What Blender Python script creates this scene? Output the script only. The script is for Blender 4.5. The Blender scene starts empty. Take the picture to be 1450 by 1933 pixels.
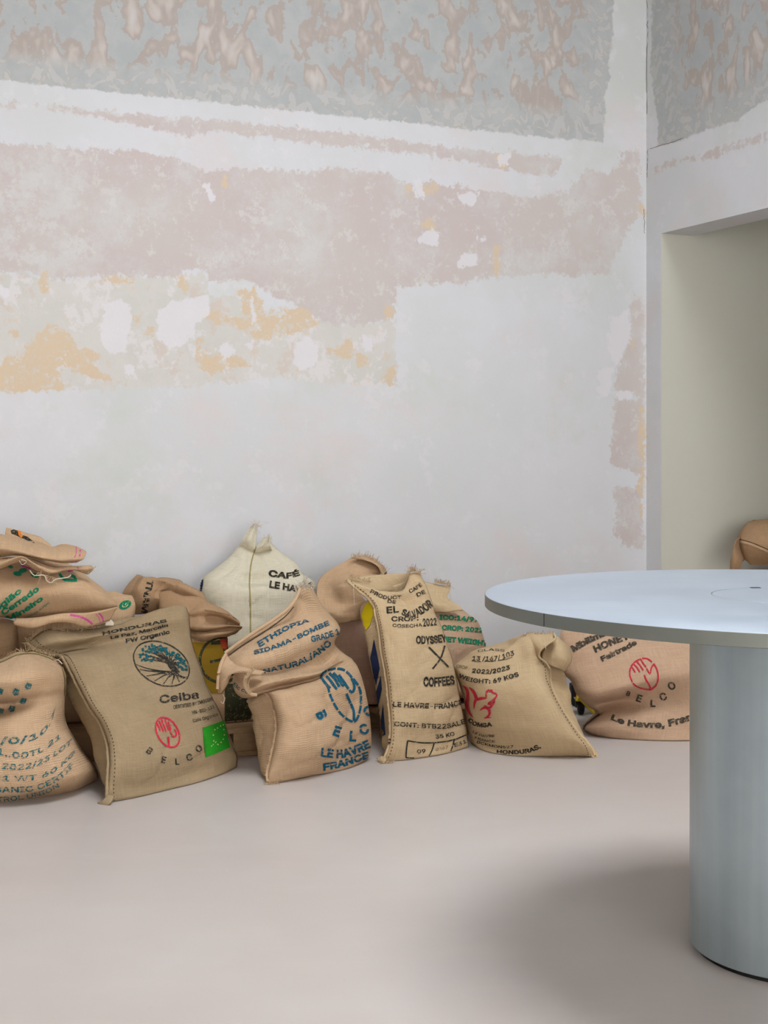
import bpy, bmesh, math, random
import numpy as np
from mathutils import Vector, Matrix
from mathutils.bvhtree import BVHTree
from mathutils.geometry import delaunay_2d_cdt

random.seed(7)
RNG = np.random.default_rng(11)
SC = bpy.context.scene
COL = SC.collection

# ------------------------------------------------------------------ camera
F, HY, CX, H = 2620.0, 855.0, 725.0, 1.035      # focal length and horizon in px of 1450x1933, eye height in m
cam = bpy.data.cameras.new('camera')
camo = bpy.data.objects.new('camera', cam)
COL.objects.link(camo)
camo.location = (0, 0, H)
camo.rotation_euler = (math.pi / 2, 0, 0)
cam.sensor_fit = 'VERTICAL'
cam.sensor_height = 36.0
cam.lens = F / 1933.0 * 36.0
cam.shift_y = -(966.5 - HY) / 1933.0
cam.clip_end = 60
SC.camera = camo

# room frame: far corner, direction along back wall (to the left), along right wall (towards the viewer)
TH = math.atan(0.459)
C0 = np.array([1.172, 6.2])
DA = np.array([-math.cos(TH), -math.sin(TH)])
DB = np.array([math.sin(TH), -math.cos(TH)])
CEIL = 5.4


def room(a, b, z):
    p = C0 + DA * a + DB * b
    return Vector((p[0], p[1], z))


# ------------------------------------------------------------------ world, lights, exposure
w = bpy.data.worlds.new('world')
SC.world = w
w.use_nodes = True
w.node_tree.nodes['Background'].inputs[0].default_value = (0.72, 0.82, 1.0, 1)
w.node_tree.nodes['Background'].inputs[1].default_value = 1.0

SKY_A, SKY_B = (0.6, 2.9), (1.8, 4.1)            # opening of the roof light, in room coordinates


def area(name, loc, rotz, sx, sy, power, color, tilt=0.0, spread=180.0):
    l = bpy.data.lights.new(name, 'AREA')
    l.shape = 'RECTANGLE'
    l.size, l.size_y = sx, sy
    l.energy = power
    l.color = color
    l.spread = math.radians(spread)
    o = bpy.data.objects.new(name, l)
    o.location = loc
    o.rotation_euler = (tilt, 0, rotz)
    COL.objects.link(o)
    return o


area('skylight', room(sum(SKY_A) / 2, sum(SKY_B) / 2, CEIL + 0.05), TH, SKY_A[1] - SKY_A[0], SKY_B[1] - SKY_B[0],
     66, (0.965, 0.985, 1.0), 0.0, 112.0)          # spread narrowed to keep the upper wall darker; no shaft is built
area('front_fill', room(3.0, 7.95, 1.5), TH, 4.8, 2.5, 340, (0.955, 0.982, 1.0), -math.pi / 2)  # unseen fill lamp added behind the camera to brighten the lower wall

SC.view_settings.view_transform = 'Standard'
SC.view_settings.look = 'None'
SC.view_settings.gamma = 1.0
SC.view_settings.use_curve_mapping = False
SC.view_settings.exposure = 0.5
SC.cycles.use_denoising = True
SC.cycles.max_bounces = 8
SC.cycles.diffuse_bounces = 6


# ------------------------------------------------------------------ helpers: numbers
def P(px, py, Z):
    return np.array([(px - CX) / F * Z, Z, H - (py - HY) / F * Z])


def lin(c):
    c = np.array(c, float) / 255.0
    return tuple(np.where(c <= 0.04045, c / 12.92, ((c + 0.055) / 1.055) ** 2.4)) + (1.0,)


_T = RNG.random(65536)


def vnoise(p):
    p = np.asarray(p, float)
    i = np.floor(p).astype(np.int64)
    f = p - i
    f = f * f * (3 - 2 * f)
    out = 0
    for dx in (0, 1):
        for dy in (0, 1):
            for dz in (0, 1):
                h = ((i[..., 0] + dx) * 73856093 ^ (i[..., 1] + dy) * 19349663 ^ (i[..., 2] + dz) * 83492791) & 65535
                wgt = (f[..., 0] if dx else 1 - f[..., 0]) * (f[..., 1] if dy else 1 - f[..., 1]) * (f[..., 2] if dz else 1 - f[..., 2])
                out = out + _T[h] * wgt
    return out * 2 - 1


def crspline(pts, n):
    """n points evenly spread along a centripetal Catmull-Rom curve through pts (k,d)"""
    pts = np.asarray(pts, float)
    k = len(pts)
    if k == 1:
        return np.repeat(pts, n, 0)
    if k == 2:
        t = np.linspace(0, 1, n)[:, None]
        return pts[0] * (1 - t) + pts[1] * t
    ext = np.vstack([2 * pts[0] - pts[1], pts, 2 * pts[-1] - pts[-2]])
    dense = []
    for i in range(1, k):
        p0, p1, p2, p3 = ext[i - 1], ext[i], ext[i + 1], ext[i + 2]
        d = [max(np.linalg.norm(b - a), 1e-6) ** 0.5 for a, b in ((p0, p1), (p1, p2), (p2, p3))]
        t0, t1 = 0, d[0]
        t2 = t1 + d[1]
        t3 = t2 + d[2]
        t = np.linspace(t1, t2, 17)[:, None]
        if i < k - 1:
            t = t[:-1]
        A1 = (t1 - t) / (t1 - t0) * p0 + (t - t0) / (t1 - t0) * p1
        A2 = (t2 - t) / (t2 - t1) * p1 + (t - t1) / (t2 - t1) * p2
        A3 = (t3 - t) / (t3 - t2) * p2 + (t - t2) / (t3 - t2) * p3
        B1 = (t2 - t) / (t2 - t0) * A1 + (t - t0) / (t2 - t0) * A2
        B2 = (t3 - t) / (t3 - t1) * A2 + (t - t1) / (t3 - t1) * A3
        dense.append((t2 - t) / (t2 - t1) * B1 + (t - t1) / (t2 - t1) * B2)
    dense = np.vstack(dense)
    s = np.concatenate([[0], np.cumsum(np.linalg.norm(np.diff(dense, axis=0), axis=1))])
    q = np.linspace(0, s[-1], n)
    return np.stack([np.interp(q, s, dense[:, j]) for j in range(dense.shape[1])], 1)


def colspline(G, ts, tq):
    """G (R,N,3) rows at parameters ts -> values at tq, smooth, non-uniform Catmull-Rom"""
    R = len(ts)
    Gx = np.concatenate([[2 * G[0] - G[1]], G, [2 * G[-1] - G[-2]]])
    tx = np.concatenate([[2 * ts[0] - ts[1]], ts, [2 * ts[-1] - ts[-2]]])
    out = np.zeros((len(tq),) + G.shape[1:])
    for n, t in enumerate(tq):
        i = min(max(np.searchsorted(ts, t, side='right') - 1, 0), R - 2) + 1
        t0, t1, t2, t3 = tx[i - 1:i + 3]
        p0, p1, p2, p3 = Gx[i - 1:i + 3]
        A1 = (t1 - t) / (t1 - t0) * p0 + (t - t0) / (t1 - t0) * p1
        A2 = (t2 - t) / (t2 - t1) * p1 + (t - t1) / (t2 - t1) * p2
        A3 = (t3 - t) / (t3 - t2) * p2 + (t - t2) / (t3 - t2) * p3
        B1 = (t2 - t) / (t2 - t0) * A1 + (t - t0) / (t2 - t0) * A2
        B2 = (t3 - t) / (t3 - t1) * A2 + (t - t1) / (t3 - t1) * A3
        out[n] = (t2 - t) / (t2 - t1) * B1 + (t - t1) / (t2 - t1) * B2
    return out


# ------------------------------------------------------------------ helpers: objects
def link(name, me, mat=None, parent=None, smooth=True):
    o = bpy.data.objects.new(name, me)
    COL.objects.link(o)
    if mat is not None:
        me.materials.append(mat)
    if parent is not None:
        o.parent = parent
        o.matrix_parent_inverse = parent.matrix_world.inverted()
    if smooth and len(me.polygons):
        me.polygons.foreach_set('use_smooth', [True] * len(me.polygons))
    return o


def from_data(name, v, f, mat=None, parent=None, smooth=True, uv=None):
    me = bpy.data.meshes.new(name)
    me.from_pydata([tuple(map(float, q)) for q in v], [], [tuple(map(int, q)) for q in f])
    if uv is not None:
        l = me.uv_layers.new(name='UVMap')
        idx = np.zeros(len(me.loops), dtype=np.int32)
        me.loops.foreach_get('vertex_index', idx)
        l.data.foreach_set('uv', np.asarray(uv, np.float32)[idx].ravel())
    me.update()
    return link(name, me, mat, parent, smooth)


def thing(name, label, cat, loc, group=None):
    o = bpy.data.objects.new(name, None)
    COL.objects.link(o)
    o.location = loc
    o['label'], o['category'] = label, cat
    if group:
        o['group'] = group
    o.empty_display_size = 0.1
    bpy.context.view_layer.update()
    return o


def boxes(name, lst, mat, parent=None, bevel=0.0, fr=None):
    """lst of (x0,x1,y0,y1,z0,z1); fr maps local to world"""
    bm = bmesh.new()
    for x0, x1, y0, y1, z0, z1 in lst:
        vs = [bm.verts.new((x, y, z)) for x in (x0, x1) for y in (y0, y1) for z in (z0, z1)]
        for q in ((0, 1, 3, 2), (4, 6, 7, 5), (0, 4, 5, 1), (2, 3, 7, 6), (0, 2, 6, 4), (1, 5, 7, 3)):
            bm.faces.new([vs[i] for i in q])
    if bevel:
        bmesh.ops.bevel(bm, geom=list(bm.edges), offset=bevel, segments=2, affect='EDGES', profile=0.6)
    if fr is not None:
        for v in bm.verts:
            v.co = Vector(fr(*v.co))
    bmesh.ops.recalc_face_normals(bm, faces=bm.faces)
    me = bpy.data.meshes.new(name)
    bm.to_mesh(me)
    bm.free()
    return link(name, me, mat, parent, smooth=False)


def tube_data(path, r, k=6, r_fn=None):
    path = np.asarray(path, float)
    n = len(path)
    V, Fc = [], []
    up = np.array([0.13, 0.21, 0.97])
    for i in range(n):
        t = path[min(i + 1, n - 1)] - path[max(i - 1, 0)]
        t = t / (np.linalg.norm(t) + 1e-9)
        a = np.cross(t, up)
        a /= np.linalg.norm(a) + 1e-9
        b = np.cross(t, a)
        rr = r if r_fn is None else r_fn(i / (n - 1))
        for j in range(k):
            ph = 2 * math.pi * j / k
            V.append(path[i] + rr * (a * math.cos(ph) + b * math.sin(ph)))
    for i in range(n - 1):
        for j in range(k):
            Fc.append((i * k + j, i * k + (j + 1) % k, (i + 1) * k + (j + 1) % k, (i + 1) * k + j))
    Fc.append(tuple(range(k)))
    Fc.append(tuple((n - 1) * k + j for j in reversed(range(k))))
    return V, Fc


def tubes(name, paths, r, mat, parent, k=5, r_fn=None):
    V, Fc = [], []
    for p in paths:
        v, f = tube_data(p, r, k, r_fn)
        o = len(V)
        V += v
        Fc += [tuple(i + o for i in q) for q in f]
    return from_data(name, V, Fc, mat, parent)


# ------------------------------------------------------------------ helpers: nodes
class NT:
    def __init__(s, name):
        s.m = bpy.data.materials.new(name)
        s.m.use_nodes = True
        s.t = s.m.node_tree
        s.b = s.t.nodes['Principled BSDF']
        s.x = 0

    def n(s, typ, **kw):
        nd = s.t.nodes.new(typ)
        for k, v in kw.items():
            setattr(nd, k, v)
        return nd

    def set(s, sock, v):
        if isinstance(v, bpy.types.NodeSocket):
            s.t.links.new(v, sock)
        elif v is not None:
            sock.default_value = v

    def math(s, op, a, b=None, c=None, clamp=False):
        nd = s.n('ShaderNodeMath', operation=op, use_clamp=clamp)
        for i, v in enumerate((a, b, c)):
            if v is not None:
                s.set(nd.inputs[i], v)
        return nd.outputs[0]

    def mix(s, fac, a, b, blend='MIX'):
        nd = s.n('ShaderNodeMix', data_type='RGBA', blend_type=blend)
        s.set(nd.inputs[0], fac)
        s.set(nd.inputs[6], a)
        s.set(nd.inputs[7], b)
        return nd.outputs[2]

    def noise(s, vec, scale, detail=3, rough=0.5, dist=0.0):
        nd = s.n('ShaderNodeTexNoise')
        s.set(nd.inputs['Vector'], vec)
        nd.inputs['Scale'].default_value = scale
        nd.inputs['Detail'].default_value = detail
        nd.inputs['Roughness'].default_value = rough
        nd.inputs['Distortion'].default_value = dist
        return nd.outputs[0]

    def step(s, v, lo, hi):
        nd = s.n('ShaderNodeMapRange', interpolation_type='SMOOTHSTEP')
        s.set(nd.inputs[0], v)
        nd.inputs[1].default_value = lo
        nd.inputs[2].default_value = hi
        return nd.outputs[0]

    def mapping(s, vec, scale=(1, 1, 1), loc=(0, 0, 0), rot=(0, 0, 0)):
        nd = s.n('ShaderNodeMapping')
        s.set(nd.inputs[0], vec)
        nd.inputs['Location'].default_value = loc
        nd.inputs['Rotation'].default_value = rot
        nd.inputs['Scale'].default_value = scale
        return nd.outputs[0]

    def bump(s, h, strength, dist, normal=None):
        nd = s.n('ShaderNodeBump')
        nd.inputs['Strength'].default_value = strength
        nd.inputs['Distance'].default_value = dist
        s.set(nd.inputs['Height'], h)
        if normal is not None:
            s.set(nd.inputs['Normal'], normal)
        return nd.outputs[0]

    def pos(s):
        return s.n('ShaderNodeNewGeometry').outputs['Position']

    def attr(s, name):
        return s.n('ShaderNodeAttribute', attribute_name=name).outputs['Fac']

    def done(s, color, rough=0.8, metal=0.0, normal=None, spec=0.3):
        s.set(s.b.inputs['Base Color'], color)
        s.set(s.b.inputs['Roughness'], rough)
        s.set(s.b.inputs['Metallic'], metal)
        s.b.inputs['Specular IOR Level'].default_value = spec
        if normal is not None:
            s.set(s.b.inputs['Normal'], normal)
        return s.m


def plain(name, rgb, rough=0.7, metal=0.0, spec=0.3, var=0.08):
    k = NT(name)
    c = lin(rgb)
    d = tuple(x * (1 - var) for x in c[:3]) + (1,)
    return k.done(k.mix(k.noise(k.pos(), 30, 3), d, c), rough, metal, spec=spec)


def burlap(name, rgb, freq=180.0, contrast=0.5, dark=0.55, var=0.09):
    """woven jute: warp and weft threads from the UV map (metres), patchy shade, hairy bump"""
    k = NT(name)
    uv = k.n('ShaderNodeTexCoord').outputs['UV']
    wob = k.noise(uv, 14, 2)
    sx = k.n('ShaderNodeSeparateXYZ')
    k.set(sx.inputs[0], uv)
    u = k.math('ADD', sx.outputs[0], k.math('MULTIPLY', wob, 0.02))
    v = k.math('ADD', sx.outputs[1], k.math('MULTIPLY', wob, 0.017))
    su = k.math('SINE', k.math('MULTIPLY', u, 2 * math.pi * freq))
    sv = k.math('SINE', k.math('MULTIPLY', v, 2 * math.pi * freq * 0.92))
    weave = k.math('MULTIPLY_ADD', k.math('ADD', su, sv), 0.25, 0.5)
    slubu = k.noise(k.mapping(uv, (260, 16, 1)), 1.0, 2)
    slubv = k.noise(k.mapping(uv, (14, 300, 1)), 1.0, 2)
    slub = k.math('ADD', slubu, slubv)
    hole = k.step(weave, 0.42, 0.08)
    patch = k.step(k.noise(uv, 6, 3), 0.38, 0.62)
    hole = k.math('MULTIPLY', hole, k.math('MULTIPLY_ADD', patch, 0.7 * contrast, 0.3 * contrast))
    base = lin(rgb)
    lo = tuple(x * (1 - var) for x in base[:3]) + (1,)
    hi = tuple(min(1, x * (1 + var)) for x in base[:3]) + (1,)
    c = k.mix(k.step(slub, 0.7, 1.3), lo, hi)
    c = k.mix(k.math('MULTIPLY', k.step(k.noise(uv, 3.1, 4), 0.45, 0.72), 0.35), c,
              (base[0] * 0.86, base[1] * 0.78, base[2] * 0.66, 1))
    dk = (base[0] * dark * 0.9, base[1] * dark * 0.8, base[2] * dark * 0.7, 1)
    c = k.mix(hole, c, dk)
    nr = k.bump(weave, 0.35, 0.002)
    nr = k.bump(slub, 0.25, 0.002, nr)
    nr = k.bump(k.noise(uv, 420, 2), 0.35, 0.0015, nr)
    return k.done(c, 0.95, 0, nr, 0.1)


def ink(name, rgb, cloth, miss=0.55):
    """printing ink that leaves some threads bare"""
    k = NT(name)
    p = k.pos()
    n = k.math('ADD', k.math('MULTIPLY', k.noise(p, 300, 2), 0.65), k.math('MULTIPLY', k.noise(p, 60, 2), 0.35))
    f = k.step(n, miss, miss + 0.1)
    a = lin(rgb)
    b = lin(cloth)
    b = tuple(x * 0.8 for x in b[:3]) + (1,)
    return k.done(k.mix(f, a, b), 0.9, 0, k.bump(k.noise(p, 420, 2), 0.3, 0.0015), 0.1)


# ------------------------------------------------------------------ wall painting masks
def sdist(pts, poly):
    """signed distance (positive inside) of pts (N,2) to a polygon"""
    poly = np.asarray(poly, float)
    n = len(poly)
    d = np.full(len(pts), 1e9)
    inside = np.zeros(len(pts), bool)
    for i in range(n):
        a, b = poly[i], poly[(i + 1) % n]
        ab = b - a
        t = np.clip(((pts - a) @ ab) / (ab @ ab + 1e-9), 0, 1)
        d = np.minimum(d, np.linalg.norm(pts - a - t[:, None] * ab, axis=1))
        cond = ((a[1] > pts[:, 1]) != (b[1] > pts[:, 1]))
        xx = (b[0] - a[0]) * (pts[:, 1] - a[1]) / (b[1] - a[1] + 1e-12) + a[0]
        inside ^= cond & (pts[:, 0] < xx)
    return np.where(inside, d, -d)


LAYERS = {
    'grey': [
        [(-900, -900), (1162, -900), (1158, 60), (1150, 110), (1152, 150), (1140, 175), (1142, 215), (1138, 268), (1045, 261), (950, 250), (725, 228), (580, 212),
         (310, 183), (150, 168), (0, 150), (-900, 60)],
        [(1234, -900), (2600, -900), (2600, -220), (1450, 188), (1392, 226), (1330, 246), (1290, 262), (1240, 278), (1243, 235), (1236, 190), (1230, 120)],
    ],
    'pink': [
        [(-900, 260), (0, 272), (60, 275), (180, 280), (260, 282), (330, 300), (385, 325), (420, 318), (500, 318), (570, 322), (640, 318), (720, 325),
         (760, 342), (820, 345), (880, 355), (1000, 372), (1070, 360), (1085, 345), (1110, 325), (1150, 330), (1168, 312), (1207, 312), (1209, 400),
         (1180, 445), (1168, 470), (1150, 520), (1100, 515), (1000, 520), (900, 527), (880, 538), (800, 535), (752, 540), (745, 560), (745, 600),
         (700, 610), (640, 615), (600, 603), (560, 580), (500, 548), (470, 532), (390, 527), (385, 505), (340, 515), (300, 525), (230, 520),
         (120, 530), (60, 520), (0, 510), (-900, 500)],
        [(70, 199), (250, 214), (435, 231), (640, 249), (860, 280), (1066, 297), (1047, 331), (960, 322), (850, 300), (780, 287), (725, 285),
         (600, 272), (480, 258), (435, 247), (350, 256), (300, 245), (240, 232), (145, 216)],
        [(-900, 150), (35, 193), (30, 203), (-900, 165)],
        [(1195, 555), (1217, 575), (1216, 750), (1160, 737), (1166, 690), (1182, 650), (1188, 600)],
        [(1158, 742), (1216, 760), (1216, 905), (1178, 882), (1150, 876), (1158, 800)],
        [(1163, 920), (1216, 918), (1214, 1038), (1178, 1034), (1161, 1012)],
        [(1225, 318), (1300, 300), (1450, 246), (1450, 262), (1385, 285), (1350, 300), (1290, 300), (1230, 330)],
        [(1176, 288), (1205, 285), (1207, 312), (1168, 312)],
    ],
    'cream': [
        [(-900, 505), (0, 512), (120, 530), (230, 520), (340, 517), (388, 508), (394, 560), (470, 560), (520, 600), (600, 605), (700, 612),
         (746, 600), (748, 730), (700, 727), (600, 724), (540, 715), (430, 722), (300, 732), (220, 736), (120, 737), (0, 743), (-900, 760)],
        [(985, 470), (1020, 462), (1038, 480), (1035, 520), (990, 520), (975, 505)],
        [(1085, 398), (1110, 395), (1120, 410), (1098, 415)], [(1078, 370), (1088, 370), (1088, 388), (1076, 385)],
    ],
    'ochre': [
        [(0, 690), (60, 640), (92, 610), (130, 632), (150, 655), (195, 672), (172, 690), (220, 712), (200, 722), (105, 690), (122, 735), (0, 743), (-300, 750), (-300, 700)],
        [(78, 512), (88, 508), (94, 555), (74, 552)],
        [(385, 592), (410, 586), (435, 600), (505, 590), (540, 578), (582, 582), (600, 612), (560, 625), (515, 640), (480, 638), (440, 618), (395, 606)],
        [(370, 690), (385, 672), (430, 668), (480, 683), (472, 695), (420, 697), (400, 712), (385, 702)],
        [(448, 548), (478, 545), (498, 570), (482, 602), (455, 592)],
        [(200, 520), (235, 522), (250, 530), (236, 540), (205, 536)], [(335, 525), (352, 522), (356, 548), (342, 552)],
        [(252, 598), (268, 596), (266, 610), (254, 608)], [(280, 618), (292, 622), (286, 634), (276, 628)],
        [(930, 465), (943, 464), (940, 520), (929, 520)],
        [(796, 349), (831, 348), (826, 364), (797, 366)], [(762, 345), (777, 345), (780, 378), (765, 370)],
        [(417, 330), (432, 331), (428, 356), (419, 346)], [(795, 420), (812, 416), (822, 436), (800, 432)],
        [(1204, 390), (1215, 390), (1215, 408), (1205, 410)], [(1208, 770), (1217, 768), (1217, 875), (1206, 865)],
        [(1207, 885), (1216, 882), (1214, 985), (1204, 960)],
        [(726, 575), (743, 577), (739, 602), (728, 604)], [(727, 698), (744, 690), (744, 730), (722, 728)],
        [(605, 668), (640, 655), (664, 640), (668, 680), (640, 672)], [(672, 662), (700, 668), (690, 700), (670, 690)],
        [(372, 640), (381, 640), (384, 690), (372, 684)], [(20, 620), (38, 624), (34, 636), (18, 632)],
        [(150, 512), (158, 512), (160, 526), (150, 524)], [(1192, 640), (1196, 640), (1196, 660), (1192, 660)],
        [(935, 292), (958, 288), (962, 312), (946, 318)],
    ],
    'scuff': [
        [(-900, 280), (120, 285), (190, 330), (180, 420), (215, 500), (100, 530), (-900, 520)], [(200, 390), (310, 368), (330, 400), (225, 450)],
        [(370, 470), (600, 455), (600, 500), (400, 512)], [(740, 440), (790, 445), (780, 500), (740, 500)], [(560, 385), (640, 380), (650, 420), (570, 430)],
        [(940, 420), (1040, 420), (1100, 500), (960, 512)], [(1085, 470), (1160, 455), (1160, 522), (1090, 520)], [(1060, 360), (1110, 365), (1100, 410), (1060, 400)],
        [(895, 360), (960, 372), (950, 400), (900, 395)], [(1150, 590), (1190, 600), (1180, 690), (1150, 700)], [(1165, 930), (1200, 930), (1200, 1020), (1170, 1010)],
    ],
    'white': [
        [(383, 349), (396, 347), (408, 378), (396, 382)],
        [(800, 432), (828, 440), (826, 465), (785, 458), (798, 450)],
        [(872, 482), (900, 478), (903, 502), (862, 506)], [(900, 448), (915, 443), (918, 455), (906, 462)],
        [(415, 655), (428, 642), (443, 652), (442, 668), (428, 676), (416, 668)],
        [(556, 645), (585, 634), (602, 660), (598, 685), (575, 697), (554, 688)],
        [(300, 585), (330, 568), (392, 556), (395, 590), (370, 615), (365, 640), (320, 660), (296, 640)],
        [(198, 570), (242, 568), (248, 610), (236, 665), (205, 668), (190, 640)],
        [(684, 632), (708, 640), (700, 668), (686, 668)], [(775, 335), (794, 334), (800, 370), (785, 373)],
        [(235, 690), (250, 685), (256, 705), (240, 714)], [(462, 648), (480, 640), (478, 655), (464, 662)],
        [(472, 560), (478, 556), (482, 610), (476, 612)], [(1155, 740), (1196, 740), (1192, 755), (1165, 752)],
        [(945, 290), (965, 288), (960, 312), (938, 310)], [(1150, 600), (1188, 585), (1190, 640), (1165, 690), (1150, 660)],
        [(862, 365), (905, 362), (900, 382), (875, 388)], [(0, 540), (18, 545), (12, 560), (0, 560)], [(175, 548), (192, 552), (186, 562), (174, 558)],
        [(1128, 700), (1160, 690), (1150, 740), (1128, 760)],
    ],
}


def project(co):
    co = np.asarray(co)
    Z = np.maximum(co[:, 1], 0.3)
    return np.stack([CX + F * co[:, 0] / Z, HY - F * (co[:, 2] - H) / Z], 1)


def paint(me, layers=LAYERS):
    n = len(me.vertices)
    co = np.zeros(n * 3)
    me.vertices.foreach_get('co', co)
    px = project(co.reshape(-1, 3))
    for name, polys in layers.items():
        d = np.full(n, -80.0)
        for poly in polys:
            d = np.maximum(d, np.clip(sdist(px, poly), -80, 80))
        a = me.attributes.new('m_' + name, 'FLOAT', 'POINT')
        a.data.foreach_set('value', d.astype(np.float32))


def plaster(name):
    k = NT(name)
    p = k.pos()
    big = k.noise(p, 2.2, 4, 0.6)
    mid = k.noise(p, 9, 5, 0.65)
    fine = k.noise(p, 60, 4, 0.7)
    flake = k.noise(p, 34, 9, 0.72)
    edge = k.math('ADD', k.math('MULTIPLY_ADD', mid, 36, -18), k.math('MULTIPLY_ADD', flake, 74, -37))

    def layer(nm, amp=1.0, soft=2.0):
        return k.step(k.math('MULTIPLY_ADD', edge, amp, k.attr('m_' + nm)), -soft, soft)

    def spots(scale, lo, hi, loc=(0, 0, 0), det=7, rough=0.74):
        return k.step(k.noise(k.mapping(p, loc=loc), scale, det, rough), lo, hi)
    # bare plaster with washed-out green and pink clouds
    c = k.mix(k.step(big, 0.35, 0.65), lin((211, 212, 216)), lin((206, 208, 210)))
    c = k.mix(k.math('MULTIPLY', spots(1.5, 0.5, 0.66, (4, 2, 7), 6, 0.66), 0.7), c, lin((200, 204, 199)))
    c = k.mix(k.math('MULTIPLY', spots(2.4, 0.5, 0.68, (9, 1, 3), 6, 0.66), 0.55), c, lin((213, 203, 203)))
    c = k.mix(k.math('MULTIPLY', spots(7, 0.55, 0.63, (1, 5, 3)), 0.4), c, lin((219, 217, 220)))
    # old paint layers
    cream = k.mix(spots(5, 0.4, 0.6, (2, 2, 2)), lin((203, 202, 197)), lin((208, 205, 201)))
    cream = k.mix(k.math('MULTIPLY', spots(9, 0.53, 0.57, (6, 3, 1)), 0.8), cream, lin((216, 213, 214)))
    cream = k.mix(k.math('MULTIPLY', spots(6, 0.56, 0.6, (3, 7, 2)), 0.7), cream, lin((206, 193, 184)))
    cream = k.mix(k.math('MULTIPLY', spots(11, 0.6, 0.63, (8, 7, 5)), 0.5), cream, lin((212, 194, 170)))
    c = k.mix(layer('cream', 0.8), c, cream)
    pk = k.mix(k.step(big, 0.3, 0.7), lin((197, 186, 184)), lin((199, 192, 188)))
    pk = k.mix(k.math('MULTIPLY', spots(3.2, 0.46, 0.66, (3, 3, 1), 8, 0.78), 0.7), pk, lin((205, 206, 206)))
    pk = k.mix(k.math('MULTIPLY', spots(13, 0.545, 0.585, (5, 3, 8), 9, 0.82), 0.7), pk, lin((209, 208, 205)))
    rub = k.math('MULTIPLY', k.step(k.math('MULTIPLY_ADD', edge, 0.8, k.attr('m_scuff')), -25, 35), spots(10, 0.44, 0.56, (7, 1, 6), 9, 0.78))
    pk = k.mix(k.math('MULTIPLY', rub, 0.7), pk, lin((206, 206, 205)))
    c = k.mix(layer('pink', 0.75, 3.0), c, pk)
    oc = k.mix(k.step(fine, 0.35, 0.65), lin((211, 190, 163)), lin((209, 194, 172)))
    holes = k.math('SUBTRACT', 1.0, k.math('MULTIPLY', spots(20, 0.54, 0.57, (2, 8, 4), 9, 0.8), 0.85))
    c = k.mix(k.math('MULTIPLY', layer('ochre', 0.6, 2.0), holes), c, oc)
    c = k.mix(k.math('MULTIPLY', layer('white', 0.5, 1.5), 0.9), c, k.mix(mid, lin((214, 212, 216)), lin((221, 219, 223))))
    # marbled grey paint, torn away to brown rims around pale cores
    q = k.mapping(p, (1.2, 1.2, 0.72))
    warp = k.n('ShaderNodeTexNoise')
    k.set(warp.inputs['Vector'], q)
    warp.inputs['Scale'].default_value = 6
    warp.inputs['Detail'].default_value = 2
    wv = k.n('ShaderNodeVectorMath', operation='MULTIPLY_ADD')
    k.set(wv.inputs[0], warp.outputs['Color'])
    wv.inputs[1].default_value = (0.1, 0.1, 0.16)
    k.set(wv.inputs[2], q)
    mb = k.noise(wv.outputs[0], 11.0, 2.0, 0.5)
    jag = k.math('ADD', mb, k.math('MULTIPLY_ADD', flake, 0.34, -0.17))
    near = k.step(k.attr('m_grey'), 26, 66)          # larger torn spots higher up, small ones along the lower edge
    mb1 = k.step(jag, 0.5, 0.51)
    soft = k.math('ADD', mb, k.math('MULTIPLY_ADD', mid, 0.12, -0.06))
    core = k.step(soft, 0.55, 0.66)
    small = k.math('ADD', k.noise(k.mapping(wv.outputs[0], (3.0, 3.0, 6.5)), 6.5, 2, 0.5), k.math('MULTIPLY_ADD', fine, 0.08, -0.04))
    gcol = k.mix(k.step(mid, 0.35, 0.65), lin((173, 177, 178)), lin((181, 184, 183)))
    brown = k.mix(mid, lin((170, 160, 153)), lin((180, 171, 164)))
    pale = k.mix(k.step(soft, 0.62, 0.74), lin((192, 184, 177)), lin((199, 195, 192)))
    gm = k.mix(k.math('MULTIPLY', mb1, near), gcol, k.mix(core, brown, pale))
    inv = k.math('SUBTRACT', 1.0, near)
    ring = k.math('ABSOLUTE', k.math('SUBTRACT', small, 0.53))
    gm = k.mix(k.math('MULTIPLY', k.math('MULTIPLY', k.step(small, 0.53, 0.56), inv), 0.75), gm, k.mix(mid, lin((186, 187, 187)), lin((198, 195, 192))))
    gm = k.mix(k.math('MULTIPLY', k.math('MULTIPLY', k.step(ring, 0.022, 0.008), inv), 0.6), gm, lin((182, 173, 163)))
    c = k.mix(layer('grey', 0.3, 2.0), c, gm)
    hgt = k.math('ADD', k.math('MULTIPLY', mid, 0.5), k.math('MULTIPLY', fine, 0.3))
    hgt = k.math('ADD', hgt, k.math('MULTIPLY', layer('white', 0.5, 3.0), 0.5))
    return k.done(c, 0.85, 0, k.bump(hgt, 0.14, 0.01), 0.2)


# ------------------------------------------------------------------ the setting
M_PLASTER = plaster('plaster_with_old_paint')
M_WHITE = plain('white_paint', (200, 196, 192), 0.8, var=0.03)
M_ALC = plain('stone_grey_paint', (206, 205, 193), 0.8, var=0.03)

OPEN_B0, OPEN_B1, OPEN_Z, THICK = 0.112, 2.5, 2.0, 0.17


def structure(o):
    o['kind'] = 'structure'
    return o


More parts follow.
